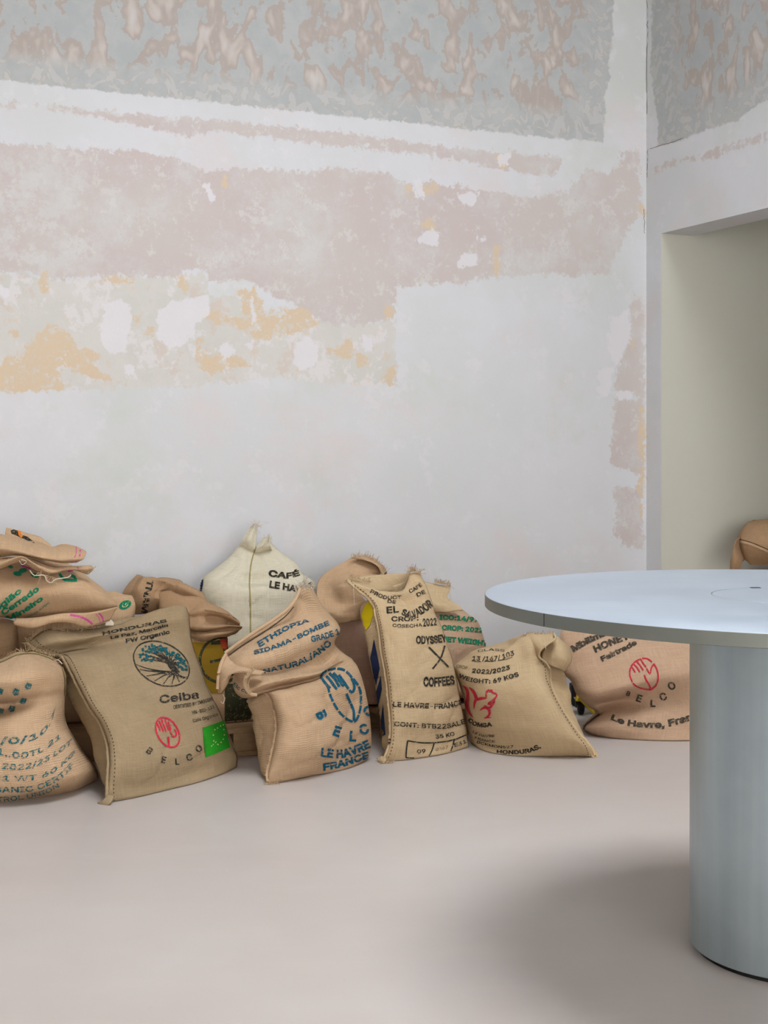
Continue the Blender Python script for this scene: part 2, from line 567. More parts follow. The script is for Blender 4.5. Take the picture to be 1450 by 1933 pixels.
def grid_wall(name, fn, s0, s1, ns, z0, z1, nz, mat, skip=None, extra=None):
    ss = np.linspace(s0, s1, ns + 1)
    if skip:
        ss = np.unique(np.concatenate([ss, [OPEN_B0, OPEN_B1]]))
    zs = np.linspace(z0, z1, nz + 1)
    if skip:
        zs = np.unique(np.concatenate([zs, [OPEN_Z]]))
    V = [tuple(fn(s, z)) for z in zs for s in ss]
    n = len(ss)
    Fc = []
    for i in range(len(zs) - 1):
        for j in range(n - 1):
            if skip and skip((ss[j] + ss[j + 1]) / 2, (zs[i] + zs[i + 1]) / 2):
                continue
            Fc.append((i * n + j, i * n + j + 1, (i + 1) * n + j + 1, (i + 1) * n + j))
    if extra:
        for quad in extra:
            o = len(V)
            V += [tuple(q) for q in quad]
            Fc.append(tuple(range(o, o + 4)))
    o = from_data(name, V, Fc, mat, smooth=False)
    paint(o.data)
    return structure(o)


grid_wall('wall_back', lambda s, z: room(s, 0, z), 0, 4.6, 330, 0, 3.3, 240, M_PLASTER,
          extra=[[room(4.6, 0, 0), room(6.5, 0, 0), room(6.5, 0, 3.3), room(4.6, 0, 3.3)],
                 [room(0, 0, 3.3), room(6.5, 0, 3.3), room(6.5, 0, CEIL), room(0, 0, CEIL)]])
grid_wall('wall_right', lambda s, z: room(0, s, z), 0, 2.6, 140, 0, 3.4, 160, M_PLASTER,
          skip=lambda s, z: OPEN_B0 < s < OPEN_B1 and z < OPEN_Z,
          extra=[[room(0, OPEN_B0, OPEN_Z), room(0, OPEN_B1, OPEN_Z), room(-THICK, OPEN_B1, OPEN_Z), room(-THICK, OPEN_B0, OPEN_Z)],
                 [room(-THICK, OPEN_B0, OPEN_Z), room(-THICK, OPEN_B1, OPEN_Z), room(-THICK, OPEN_B1, 2.7), room(-THICK, OPEN_B0, 2.7)],
                 [room(0, OPEN_B1, 0), room(-THICK, OPEN_B1, 0), room(-THICK, OPEN_B1, OPEN_Z), room(0, OPEN_B1, OPEN_Z)],
                 [room(0, 2.6, 0), room(0, 8, 0), room(0, 8, 3.4), room(0, 2.6, 3.4)],
                 [room(0, 0, 3.4), room(0, 8, 3.4), room(0, 8, CEIL), room(0, 0, CEIL)]])


def quads(name, lst, mat):
    V, Fc = [], []
    for q in lst:
        Fc.append(tuple(range(len(V), len(V) + 4)))
        V += [tuple(p) for p in q]
    return structure(from_data(name, V, Fc, mat, smooth=False))


quads('wall_left', [[room(6.5, 0, 0), room(6.5, 8, 0), room(6.5, 8, CEIL), room(6.5, 0, CEIL)]], M_WHITE)
quads('wall_front', [[room(0, 8, 0), room(6.5, 8, 0), room(6.5, 8, CEIL), room(0, 8, CEIL)]], M_WHITE)
quads('wall_alcove', [[room(0, OPEN_B0, 0), room(-2.6, OPEN_B0, 0), room(-2.6, OPEN_B0, 2.7), room(0, OPEN_B0, 2.7)],
                      [room(-2.6, OPEN_B0, 0), room(-2.6, 3.2, 0), room(-2.6, 3.2, 2.7), room(-2.6, OPEN_B0, 2.7)],
                      [room(-2.6, 3.2, 0), room(-THICK, 3.2, 0), room(-THICK, 3.2, 2.7), room(-2.6, 3.2, 2.7)],
                      [room(-THICK, OPEN_B1, 0), room(-THICK, 3.2, 0), room(-THICK, 3.2, 2.7), room(-THICK, OPEN_B1, 2.7)],
                      [room(-2.6, OPEN_B0, 2.7), room(-2.6, 3.2, 2.7), room(-THICK, 3.2, 2.7), room(-THICK, OPEN_B0, 2.7)]], M_ALC)
ceil_l = []
for a0, a1, b0, b1 in ((0, 6.5, 0, SKY_B[0]), (0, 6.5, SKY_B[1], 8), (0, SKY_A[0], SKY_B[0], SKY_B[1]), (SKY_A[1], 6.5, SKY_B[0], SKY_B[1])):
    ceil_l.append([room(a0, b0, CEIL), room(a1, b0, CEIL), room(a1, b1, CEIL), room(a0, b1, CEIL)])
quads('ceiling', ceil_l, plain('grey_ceiling_paint', (150, 148, 146), 0.9, var=0.03))

k = NT('poured_concrete')
p = k.pos()
fc = k.mix(k.step(k.noise(p, 0.9, 4, 0.6), 0.35, 0.65), lin((187, 178, 173)), lin((192, 185, 181)))
fc = k.mix(k.math('MULTIPLY', k.step(k.noise(k.mapping(p, (1, 3, 1)), 2.5, 5, 0.7), 0.5, 0.7), 0.35), fc, lin((196, 186, 180)))
fc = k.mix(k.math('MULTIPLY', k.step(k.noise(p, 26, 3, 0.5), 0.74, 0.8), 0.35), fc, lin((172, 158, 148)))
M_FLOOR = k.done(fc, k.math('MULTIPLY_ADD', k.noise(p, 3, 3), 0.15, 0.3), 0, k.bump(k.noise(p, 5, 3), 0.03, 0.02), 0.4)
quads('floor', [[room(-2.7, -0.05, 0), room(6.6, -0.05, 0), room(6.6, 8.1, 0), room(-2.7, 8.1, 0)]], M_FLOOR)

# hairline cracks in the corner plaster
M_CRACK = plain('dark_crack', (120, 112, 108), 0.9)
cr = []
for pts in ([(1222, 0), (1223, 60), (1221, 120), (1222, 215)], [(1227, 281), (1245, 275), (1270, 268), (1292, 259)], [(1223, 280), (1222, 335)],
            [(1216, 395), (1217, 440)]):
    path = []
    for q in crspline(pts, 24):
        X = (q[0] - CX) / F
        Zr = (C0[0] + 0.459 * C0[1]) / (X + 0.459)
        Zb = (C0[1] - 0.459 * C0[0]) / (1 - 0.459 * X)
        path.append(P(q[0] + RNG.normal() * 0.7, q[1], min(Zr, Zb) - 0.001))
    cr.append(path)
ck = tubes('trim_1', cr, 0.0013, M_CRACK, None, 4)
structure(ck)


# ------------------------------------------------------------------ sacks
def profile(u, e=2.2):
    t = np.abs(2 * u - 1)
    return (1 - t ** e) ** (1 / e)


NU = 84


def front_row(row):
    zl, zr, bf, bb, pts = row[:5]
    q = [(t[0], t[1], t[2] if len(t) > 2 else 0.0) for t in pts]
    q = np.array(q)
    q[:, 2] *= 600
    q = crspline(q, NU)
    q[:, 2] /= 600
    u = np.linspace(0, 1, NU)
    if zl is None:
        Z = F * H / (q[:, 1] - HY)
    else:
        Z = zl * (1 - u) + zr * u - bf * profile(u) + q[:, 2]
    return np.array([P(x, y, z) for (x, y, _), z in zip(q, Z)])


def back_row(row, fr):
    zl, zr, bf, bb, pts = row[:5]
    u = np.linspace(0, 1, NU)
    if len(row) > 5 and row[5]:
        ext = row[5]                                   # extra points (px,py,Z) seen beside the seam
        q = np.vstack([fr[0]] + [P(*e) for e in ext if e[0] < pts[len(pts) // 2][0]]
                      + [(fr[0] + fr[-1]) / 2 + np.array([0, bb, 0])]
                      + [P(*e) for e in ext if e[0] >= pts[len(pts) // 2][0]] + [fr[-1]])
        return crspline(q, NU)
    base = fr[0][None] * (1 - u)[:, None] + fr[-1][None] * u[:, None]
    base[:, 1] += bb * profile(u)
    return base


def loft(rows_w, step=0.009):
    G = np.array(rows_w)
    d = np.linalg.norm(np.diff(G, axis=0), axis=2).mean(1)
    d = np.maximum(d, 0.002)
    ts = np.concatenate([[0], np.cumsum(d ** 0.6)])
    tq = []
    for i in range(len(d)):
        n = max(3, int(math.ceil(d[i] / step)))
        tq += list(np.linspace(ts[i], ts[i + 1], n, endpoint=False))
    tq.append(ts[-1])
    return colspline(G, ts, np.array(tq))


def normals(G):
    du = np.gradient(G, axis=1)
    dv = np.gradient(G, axis=0)
    n = np.cross(du, dv)
    return n / (np.linalg.norm(n, axis=2, keepdims=True) + 1e-9)


def wrinkle(G, amp, seed, edge_keep=True, lo=0.0):
    nv, nu = G.shape[:2]
    n = normals(G)
    p = G + seed * 3.7
    d = vnoise(p * 5.5) * 1.0 + vnoise(p * np.array([9, 9, 22])) * 0.55 + vnoise(p * np.array([26, 26, 40])) * 0.22 + vnoise(p * 60) * 0.1
    r1 = (1 - np.abs(vnoise(p * np.array([5, 5, 11]) + 17))) ** 7
    r2 = (1 - np.abs(vnoise(np.stack([p[..., 0] + 0.6 * p[..., 2], p[..., 1], p[..., 2] - 0.6 * p[..., 0]], -1) * np.array([7, 6, 17]) + 5))) ** 8
    gate = np.clip(vnoise(p * 4.0 + 9) * 1.6 + 0.35, 0, 1)
    d = d - 1.1 * gate * r1 - 0.9 * gate * r2
    u = np.linspace(0, 1, nu)[None]
    w_ = np.clip(np.minimum(u, 1 - u) * 8, 0.15, 1)
    w_ = w_ * np.clip((G[:, :, 2] - lo) / 0.05, 0, 1)
    return G + n * (amp * d * w_)[:, :, None]


def grid_faces(nv, nu, off=0, flip=False):
    i, j = np.meshgrid(np.arange(nv - 1), np.arange(nu - 1), indexing='ij')
    a = (i * nu + j).ravel() + off
    q = np.stack([a, a + 1, a + nu + 1, a + nu], 1)
    return q[:, ::-1] if flip else q


def grid_uv(G, off=(0, 0)):
    wd = np.linalg.norm(np.diff(G, axis=1), axis=2).sum(1).mean()
    ln = np.linalg.norm(np.diff(G, axis=0), axis=2).sum(0).mean()
    nv, nu = G.shape[:2]
    s = np.concatenate([[0], np.cumsum(np.linalg.norm(np.diff(G, axis=0), axis=2).mean(1))])
    U, V = np.meshgrid(np.linspace(0, wd, nu), s)
    return np.stack([U.ravel() + off[0], V.ravel() + off[1]], 1)


class Sack:
    count = 0

    def __init__(s, label, mat, rows, opened=False, amp=0.006, floor=0.0, group=None, seams='', cloth=(190, 165, 135), name='coffee_sack'):
        Sack.count += 1
        s.mat, s.cloth = mat, cloth
        fr = [front_row(r) for r in rows]
        fr[0][:, 2] = np.maximum(fr[0][:, 2], floor + 0.002) if rows[0][0] is not None else floor + 0.002
        bk = [back_row(r, f) for r, f in zip(rows, fr)]
        if not opened:
            bk[-1] = fr[-1].copy()
        bk[0][:, 2] = fr[0][:, 2]
        Fg, Bg = loft(fr), loft(bk)
        m = min(len(Fg), len(Bg))
        Fg = wrinkle(Fg, amp, Sack.count * 1.3, lo=floor)
        Bg = wrinkle(Bg, -amp, Sack.count * 1.3 + 50, lo=floor)
        Fg[:, :, 2] = np.maximum(Fg[:, :, 2], floor + 0.001)
        Bg[:, :, 2] = np.maximum(Bg[:, :, 2], floor + 0.001)
        # share the side seams
        vi = np.linspace(0, 1, len(Bg))
        for c in (0, -1):
            src = Fg[:, c]
            Bg[:, c] = np.stack([np.interp(vi * (len(src) - 1), np.arange(len(src)), src[:, d]) for d in range(3)], 1)
        if not opened:
            Bg[-1] = Fg[-1]
        s.F, s.B = Fg, Bg
        nf = Fg.shape[0] * NU
        V = np.vstack([Fg.reshape(-1, 3), Bg.reshape(-1, 3)])
        Fc = [tuple(q) for q in grid_faces(Fg.shape[0], NU)] + [tuple(q) for q in grid_faces(Bg.shape[0], NU, nf, True)]
        Fc += [(nf + j, nf + j + 1, j + 1, j) for j in range(NU - 1)]
        uv = np.vstack([grid_uv(Fg), grid_uv(Bg, (1.3, 0.4))])
        c = (Fg[0].mean(0) + Bg[0].mean(0)) / 2
        s.root = thing(name, label, 'sack', (c[0], c[1], floor), group or 'coffee sacks piled along the wall')
        s.polyV, s.polyF = [tuple(v) for v in V], [tuple(map(int, q)) for q in Fc]
        s.body = from_data('sack_body', V, Fc, mat, s.root, uv=uv)
        if opened:
            md = s.body.modifiers.new('cloth', 'SOLIDIFY')
            md.thickness = 0.003
            md.offset = -1
        for side in seams:
            s.seam(side)
        s._bvh = None

    def seam(s, side, v0=0.0, v1=1.0, r=0.0055, stitched=True):
        col = s.F[:, 0 if side in 'l' else -1]
        n = len(col)
        col = col[int(v0 * (n - 1)):int(v1 * (n - 1)) + 1]
        path = crspline(col[::3], max(12, len(col)))
        sg = 1 if side == 'l' else -1
        path = path + np.array([-0.002 * sg, -0.003, 0.0])
        path += np.stack([vnoise(path * 90 + 7), vnoise(path * 90 + 31), vnoise(path * 70 + 11)], 1) * 0.0014
        path[:, 2] = np.maximum(path[:, 2], r)
        rf = lambda t: r * (1 + 0.22 * math.sin(t * 260))
        tubes('side_seam', [path], r, s.mat, s.root, 8, rf)
        if not stitched:
            s.fray(path, 160, 0.012, 0.9, (-0.2, -0.5, 0))
            return
        inner = s.F[:, 4 if side == 'l' else -5]
        inner = inner[int(v0 * (n - 1)):int(v1 * (n - 1)) + 1]
        st = crspline(inner[::3], max(12, int(len(inner) * 2.2)))
        nn = normals(s.F)[int(v0 * (n - 1)):int(v1 * (n - 1)) + 1, 4 if side == 'l' else -5].mean(0)
        if nn[1] > 0:
            nn = -nn
        paths = [[st[i] + nn * 0.002, (st[i] + st[i + 1]) / 2 + nn * 0.003, st[i + 1] + nn * 0.002] for i in range(0, len(st) - 1, 3)]
        o = tubes('stitching', paths, 0.0014, M_STITCH, s.root, 4)
        o['kind'] = 'stuff'

    def patch(s, name, rows, mat=None, amp=0.004, thick=0.004, nu=56):
        """a loose flap of the same cloth: rows of (px,py,Z)"""
        rw = []
        for r in rows:
            q = np.array([P(*t) for t in r])
            rw.append(crspline(q, nu))
        G = loft(rw, 0.008)
        G = wrinkle(G, amp, Sack.count * 2.1 + len(name), lo=-1)
        V = G.reshape(-1, 3)
        Fc = grid_faces(G.shape[0], nu)
        o = from_data(name, V, Fc, mat or s.mat, s.root, uv=grid_uv(G))
        md = o.modifiers.new('cloth', 'SOLIDIFY')
        md.thickness = thick
        md.offset = 0
        off = len(s.polyV)
        s.polyV += [tuple(v) for v in V]
        s.polyF += [tuple(int(i) + off for i in q) for q in Fc]
        s._bvh = None
        s.lastG = G
        return o

    def fray(s, path, n, length, spread=0.6, dirn=(0, 0, 1), mat=None, r=0.0007):
        """loose jute fibres along an edge"""
        path = crspline(path, 200)
        ps = []
        for _ in range(n):
            b = path[RNG.integers(0, 200)]
            d = np.array(dirn) + RNG.normal(size=3) * spread
            d /= np.linalg.norm(d)
            c = RNG.normal(size=3) * 0.35
            L = length * RNG.uniform(0.35, 1.0)
            ps.append([b + (d + c * t) * L * t for t in (0, 0.3, 0.65, 1.0)])
        o = tubes('frayed_edge', ps, r, mat or M_FIBRE, s.root, 3)
        o['kind'] = 'stuff'
        return o

    def thread(s, pts, r=0.0016, mat=None):
        return tubes('loose_thread', [crspline([P(*t) for t in pts], 24)], r, mat or M_THREAD, s.root, 5)

    # ---- printing: outlines drawn in px of the photograph, dropped onto the cloth
    @property
    def bvh(s):
        if s._bvh is None:
            s._bvh = BVHTree.FromPolygons(s.polyV, s.polyF)
        return s._bvh

    def press(s, name, pts2, faces, mat, label=None, lift=0.0022, maxjump=0.1):
        o = Vector((0, 0, H))
        keep, V = {}, []
        for i, (x, y) in enumerate(pts2):
            d = Vector(((x - CX) / F, 1.0, -(y - HY) / F)).normalized()
            loc, nor, idx, dist = s.bvh.ray_cast(o, d)
            if loc is None:
                continue
            if nor.dot(d) > 0:
                nor = -nor
            keep[i] = len(V)
            V.append(loc + nor * lift)
        Fc = []
        for f in faces:
            if all(i in keep for i in f):
                q = [keep[i] for i in f]
                e = max((V[q[a]] - V[q[a - 1]]).length for a in range(len(q)))
                if e < maxjump:
                    Fc.append(tuple(q))
        if not Fc:
            return None
        ob = from_data(name, V, Fc, mat, s.root)
        if name not in ('green_label', 'red_print', 'yellow_print', 'mustard_print', 'white_tag', 'dark_print', 'orange_print', 'blue_print'):
            ob['kind'] = 'stuff'
        if label:
            ob['label'] = label
        return ob

    def text(s, txt, base, h, mat, h1=None, bold=0.02, up=None, fit=True, spacing=1.0, stencil=False, skew=0.0):
        pts, tris, W = text_mesh(txt, bold, spacing, stencil)
        if not len(pts):
            return
        n = 60
        bl = crspline(base, n)
        tan = np.gradient(bl, axis=0)
        tan /= np.linalg.norm(tan, axis=1, keepdims=True)
        t = np.clip(pts[:, 0] / W, -0.02, 1.02) * (n - 1)
        bx = np.interp(t, np.arange(n), bl[:, 0])
        by = np.interp(t, np.arange(n), bl[:, 1])
        if up is None:
            ux = np.interp(t, np.arange(n), tan[:, 1])
            uy = -np.interp(t, np.arange(n), tan[:, 0])
        else:
            m = math.hypot(*up)
            ux, uy = np.full(len(t), up[0] / m), np.full(len(t), up[1] / m)
        hh = h + ((h1 if h1 is not None else h) - h) * t / (n - 1)
        y = pts[:, 1] / CAPH
        q = np.stack([bx + ux * y * hh - uy * y * hh * skew, by + uy * y * hh + ux * y * hh * skew], 1)
        s.press('printed_text', q, tris, mat)

    def letters(s, lst, h, mat, bold=0.02, stencil=False):
        """single letters (char, cx, cy, rotation degrees clockwise[, height])"""
        for it in lst:
            ch, cx, cy, rot = it[:4]
            hh = it[4] if len(it) > 4 else h
            a = math.radians(rot)
            d = np.array([math.cos(a), math.sin(a)])
            u = np.array([math.sin(a), -math.cos(a)])
            pts, tris, W = text_mesh(ch, bold, 1.0, stencil)
            wpx = W / CAPH * hh
            b0 = np.array([cx, cy]) - d * wpx / 2 - u * hh / 2
            s.text(ch, [tuple(b0), tuple(b0 + d * wpx)], hh, mat, bold=bold, stencil=stencil)

    def strokes(s, name, lines, mat, label=None, lift=0.0022):
        """lines: (points, width px or list of widths[, closed])"""
        P2, Fc = [], []
        for ln in lines:
            pts, wd = ln[0], ln[1]
            pts = np.asarray(pts, float)
            L = np.linalg.norm(np.diff(pts, axis=0), axis=1).sum()
            n = max(6, int(L / 2.5))
            q = crspline(pts, n)
            if np.isscalar(wd):
                ww = np.full(n, float(wd))
            else:
                ww = np.interp(np.linspace(0, 1, n), np.linspace(0, 1, len(wd)), wd)
            tg = np.gradient(q, axis=0)
            tg /= np.linalg.norm(tg, axis=1, keepdims=True) + 1e-9
            nr = np.stack([-tg[:, 1], tg[:, 0]], 1)
            o = len(P2)
            for i in range(n):
                P2 += [tuple(q[i] + nr[i] * ww[i] / 2), tuple(q[i] - nr[i] * ww[i] / 2)]
            Fc += [(o + 2 * i, o + 2 * i + 1, o + 2 * i + 3, o + 2 * i + 2) for i in range(n - 1)]
        return s.press(name, P2, Fc, mat, label, lift)

    def fill(s, name, polys, mat, label=None, size=5.0, lift=0.0022):
        P2, Fc = [], []
        for poly in polys:
            bm = bmesh.new()
            vs = [bm.verts.new((x, y, 0)) for x, y in poly]
            bm.faces.new(vs)
            refine(bm, size)
            bm.verts.index_update()
            o = len(P2)
            P2 += [(v.co.x, v.co.y) for v in bm.verts]
            Fc += [tuple(v.index + o for v in f.verts) for f in bm.faces]
            bm.free()
        return s.press(name, P2, Fc, mat, label, lift=lift)


def refine(bm, size):
    """split triangles at the middle of their longest edge until every edge is short"""
    bmesh.ops.triangulate(bm, faces=bm.faces[:])
    pts = [tuple(v.co) for v in bm.verts]
    bm.verts.index_update()
    todo = [tuple(v.index for v in f.verts) for f in bm.faces]
    mid, out = {}, []
    while todo:
        t = todo.pop()
        d = [math.dist(pts[t[i]], pts[t[(i + 1) % 3]]) for i in range(3)]
        i = d.index(max(d))
        if d[i] <= size:
            out.append(t)
            continue
        p, q, r = t[i], t[(i + 1) % 3], t[(i + 2) % 3]
        key = (min(p, q), max(p, q))
        if key not in mid:
            mid[key] = len(pts)
            pts.append(tuple((pts[p][c] + pts[q][c]) / 2 for c in range(3)))
        m = mid[key]
        todo += [(p, m, r), (m, q, r)]
    bm.clear()
    vs = [bm.verts.new(c) for c in pts]
    for t in out:
        try:
            bm.faces.new([vs[i] for i in t])
        except ValueError:
            pass
    bm.verts.index_update()


try:                                                   # the sans that ships inside Blender; its built-in font otherwise
    FONT = bpy.data.fonts.load(bpy.utils.system_resource('DATAFILES', path='fonts') + '/Inter.woff2')
    CAPH = 0.727
except Exception:
    FONT, CAPH = None, 0.729
_TXT = {}


def text_mesh(txt, bold, spacing, stencil=False):
    key = (txt, bold, spacing, stencil)
    if key in _TXT:
        return _TXT[key]
    cu = bpy.data.curves.new('t', 'FONT')
    cu.body = txt
    if FONT is not None:
        cu.font = FONT
    cu.size = 1.0
    cu.resolution_u = 3
    cu.fill_mode = 'NONE'
    cu.space_character = spacing
    o = bpy.data.objects.new('t', cu)
    COL.objects.link(o)
    dg = bpy.context.evaluated_depsgraph_get()
    me = o.evaluated_get(dg).to_mesh()
    vs = np.array([v.co[:2] for v in me.vertices])
    ed = [tuple(e.vertices) for e in me.edges]
    o.evaluated_get(dg).to_mesh_clear()
    bpy.data.objects.remove(o)
    bpy.data.curves.remove(cu)
    if not len(vs):
        return vs, [], 1
    if bold:                                           # thicken: push the outlines outwards
        e_ = np.array(ed)
        sgn = np.sign((vs[e_[:, 0], 0] * vs[e_[:, 1], 1] - vs[e_[:, 1], 0] * vs[e_[:, 0], 1]).sum())
        d_ = vs[e_[:, 1]] - vs[e_[:, 0]]
        d_ /= np.linalg.norm(d_, axis=1, keepdims=True) + 1e-9
        nr = np.stack([d_[:, 1], -d_[:, 0]], 1) * sgn
        acc = np.zeros_like(vs)
        np.add.at(acc, e_[:, 0], nr)
        np.add.at(acc, e_[:, 1], nr)
        ln = np.linalg.norm(acc, axis=1, keepdims=True)
        acc = acc / (ln + 1e-9) / np.clip(ln / 2, 0.6, 1)
        vs = vs + acc * bold
    # outlines -> triangles, kept where the winding number is not zero
    r = delaunay_2d_cdt([Vector(v) for v in vs], ed, [], 0, 1e-5)
    cv = np.array([tuple(v) for v in r[0]])
    tr = [tuple(f) for f in r[2]]
    ce = np.array([cv[list(t)].mean(0) for t in tr])
    A_, B_ = vs[[e[0] for e in ed]], vs[[e[1] for e in ed]]
    x, y = ce[:, 0][:, None], ce[:, 1][:, None]
    cr_ = (B_[:, 0] - A_[:, 0]) * (y - A_[:, 1]) - (x - A_[:, 0]) * (B_[:, 1] - A_[:, 1])
    wn = (((A_[:, 1] <= y) & (B_[:, 1] > y) & (cr_ > 0)).sum(1)).astype(int) - (((A_[:, 1] > y) & (B_[:, 1] <= y) & (cr_ < 0)).sum(1)).astype(int)
    bm = bmesh.new()
    bv = [bm.verts.new((p_[0], p_[1], 0)) for p_ in cv]
    for t, w_ in zip(tr, wn):
        if w_ != 0:
            bm.faces.new([bv[i] for i in t])
    for v in [v for v in bm.verts if not v.link_faces]:
        bm.verts.remove(v)
    refine(bm, 0.2)
    pts = np.array([(v.co.x, v.co.y) for v in bm.verts])
    tris = [tuple(v.index for v in f.verts) for f in bm.faces]
    bm.free()
    if len(pts):
        x0 = pts[:, 0].min()
        pts[:, 0] -= x0
        W = pts[:, 0].max()
        if stencil:                                    # stencil bridges: leave small gaps at a slant
            keep = []
            for t in tris:
                c = pts[list(t)].mean(0)
                g = (c[1] + 0.0 * c[0]) / CAPH
                keep.append(not (0.45 < g < 0.52))
            tris = [t for t, k_ in zip(tris, keep) if k_]
    else:
        W = 1
    _TXT[key] = (pts, tris, W)
    return _TXT[key]


def ell(c, p, q, n=40, a0=0.0, a1=2 * math.pi):
    return [(c[0] + p[0] * math.cos(a) + q[0] * math.sin(a), c[1] + p[1] * math.cos(a) + q[1] * math.sin(a))
            for a in np.linspace(a0, a1, n)]


def loc2(c, p, q):
    return lambda a, b: (c[0] + a * p[0] + b * q[0], c[1] + a * p[1] + b * q[1])


M_STITCH = plain('dark_stitch_yarn', (70, 52, 34), 0.9)
M_THREAD = plain('pale_cotton_thread', (214, 203, 186), 0.9)
M_FIBRE = plain('loose_jute_fibre', (206, 178, 140), 0.9)
TAN = (196, 168, 134)
GREYTAN = (180, 160, 132)
PALE = (198, 176, 144)
J_COARSE = burlap('coarse_jute', (190, 161, 130), 165, 0.9, 0.45)
J_GREY = burlap('greyish_jute', (158, 138, 109), 260, 0.6, 0.55)
J_PALE = burlap('pale_jute', (195, 171, 136), 250, 0.45, 0.6)
J_TAN = burlap('tan_jute', (188, 158, 126), 260, 0.4)
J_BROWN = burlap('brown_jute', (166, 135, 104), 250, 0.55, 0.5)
J_PINK = burlap('rosy_jute', (190, 160, 134), 300, 0.25)
J_WHITE = burlap('white_woven_cloth', (206, 199, 178), 190, 0.5, 0.62, 0.08)
I_BLACK = ink('black_ink', (44, 44, 40), TAN)
I_TEAL = ink('teal_ink', (20, 84, 110), TAN, 0.6)
I_TEAL2 = ink('washed_teal_ink', (28, 92, 100), TAN, 0.5)
I_GREEN = ink('green_ink', (22, 120, 88), TAN, 0.6)
I_RED = ink('red_ink', (190, 42, 66), TAN, 0.58)
I_LEAF = ink('leaf_green_ink', (40, 140, 34), TAN, 0.64)
I_DTEAL = ink('dark_teal_ink', (16, 84, 92), TAN, 0.6)
I_PINK = ink('magenta_yarn', (196, 72, 142), TAN, 0.55)
I_NAVY = ink('navy_ink', (38, 48, 78), TAN, 0.66)
I_YELL = ink('yellow_ink', (206, 182, 20), TAN, 0.66)
I_PALE = ink('bare_cloth', (206, 196, 140), TAN, 0.7)
I_ORANGE = ink('orange_ink', (214, 118, 40), TAN, 0.66)
I_OLIVE = ink('olive_yarn', (150, 138, 92), TAN, 0.6)


def hand_emblem(s, name, c, p, q, mat, wd, label):
    L = loc2(c, p, q)
    ls = [(ell(c, p, q, 60), wd)]
    for a0, b0, a1, b1 in ((-0.88, -0.3, -0.62, 0.12), (-0.72, -0.55, -0.36, 0.08), (-0.5, -0.72, -0.14, 0.0), (-0.24, -0.84, 0.06, -0.18)):
        ls.append(([L(a0, b0), L((a0 + a1) / 2 + 0.03, (b0 + b1) / 2), L(a1, b1)], wd * 0.95))
    ls.append(([L(0.05, -0.8), L(0.2, -0.4), L(0.3, -0.02), L(0.5, 0.12), L(0.68, 0.0), L(0.7, -0.3), L(0.55, -0.45)], wd))
    ls.append(([L(0.02, 0.3), L(0.08, 0.55), L(0.12, 0.97)], wd * 1.2))
    s.strokes(name, ls, mat, label)


# ---- A: squat sack at the left edge, teal stencil print
A = Sack('squat slumped burlap sack at left edge printed in teal numerals, its top rolled over', J_COARSE, [
    (None, None, 0.000, 0.2, [(-150, 1498), (-90, 1511), (0, 1516), (64, 1508), (112, 1500), (150, 1490), (184, 1474)]),
    (4.270, 4.350, 0.267, 0.1, [(-162, 1470), (-90, 1484), (0, 1488), (80, 1480), (140, 1465), (180, 1448)]),
    (4.290, 4.350, 0.284, 0.12, [(-158, 1440), (-70, 1450), (10, 1452), (90, 1443), (156, 1420)]),
    (4.310, 4.350, 0.267, 0.12, [(-145, 1405), (-60, 1415), (10, 1417), (80, 1408), (138, 1393)]),
    (4.330, 4.350, 0.224, 0.12, [(-135, 1372), (-60, 1382), (10, 1382), (70, 1376), (122, 1364)]),
    (4.340, 4.350, 0.206, 0.12, [(-132, 1340), (-60, 1352, 0.01), (0, 1354, 0.01), (60, 1348), (121, 1338)]),
    (4.350, 4.360, 0.215, 0.12, [(-134, 1320), (-60, 1332, 0.09), (0, 1333, 0.10), (45, 1327, 0.045), (80, 1320), (122, 1314)]),
    (4.360, 4.360, 0.232, 0.12, [(-136, 1304), (-60, 1312, 0.0), (0, 1313, 0.0), (50, 1304, 0.0), (90, 1298), (124, 1294)]),
    (4.370, 4.370, 0.232, 0.1, [(-130, 1280), (-60, 1286, -0.01), (0, 1287, -0.035), (60, 1278, -0.015), (124, 1276)]),
    (4.390, 4.380, 0.172, 0.08, [(-110, 1258), (-50, 1258), (0, 1257), (60, 1250), (119, 1264)]),
    (4.430, 4.410, 0.069, 0.02, [(-90, 1252), (-40, 1248), (0, 1245), (32, 1231), (66, 1229), (95, 1239), (112, 1254)]),
], cloth=TAN, amp=0.005)
A.strokes('stitching', [([(-40, 1256), (0, 1250), (34, 1236), (66, 1234), (95, 1243), (114, 1256), (122, 1280), (122, 1310)], 2.2)], I_OLIVE)
A.fray([P(0, 1246, 4.37), P(34, 1232, 4.36), P(66, 1229, 4.36), P(95, 1239, 4.37), P(112, 1252, 4.39)], 60, 0.02, 0.7)
A.thread([(102, 1248, 4.3), (110, 1246, 4.28), (117, 1253, 4.27)])
A.text('0/0/10.7', [(-22, 1403), (30, 1404), (66, 1396), (88, 1378), (103, 1345)], 18, I_TEAL2, 14, up=(0.05, -1), stencil=True)
A.text('1..00TL 21', [(-6, 1424), (38, 1432), (72, 1423), (95, 1408), (113, 1394)], 17, I_TEAL2, 13, up=(0.08, -1), stencil=True)
A.text('2022/23 LOT', [(4, 1451), (40, 1453), (75, 1444), (108, 1424), (134, 1404)], 15, I_TEAL2, 13, up=(0.1, -1), stencil=True)
A.text('1 WT 60 KG', [(4, 1474), (40, 1474), (74, 1470), (105, 1456), (140, 1424)], 14, I_TEAL2, 13, up=(0.1, -1), stencil=True)
A.text('ORGANIC CERTIF', [(-46, 1495), (0, 1495), (62, 1492), (92, 1482), (118, 1467), (140, 1445)], 14, I_TEAL2, 12, stencil=True)
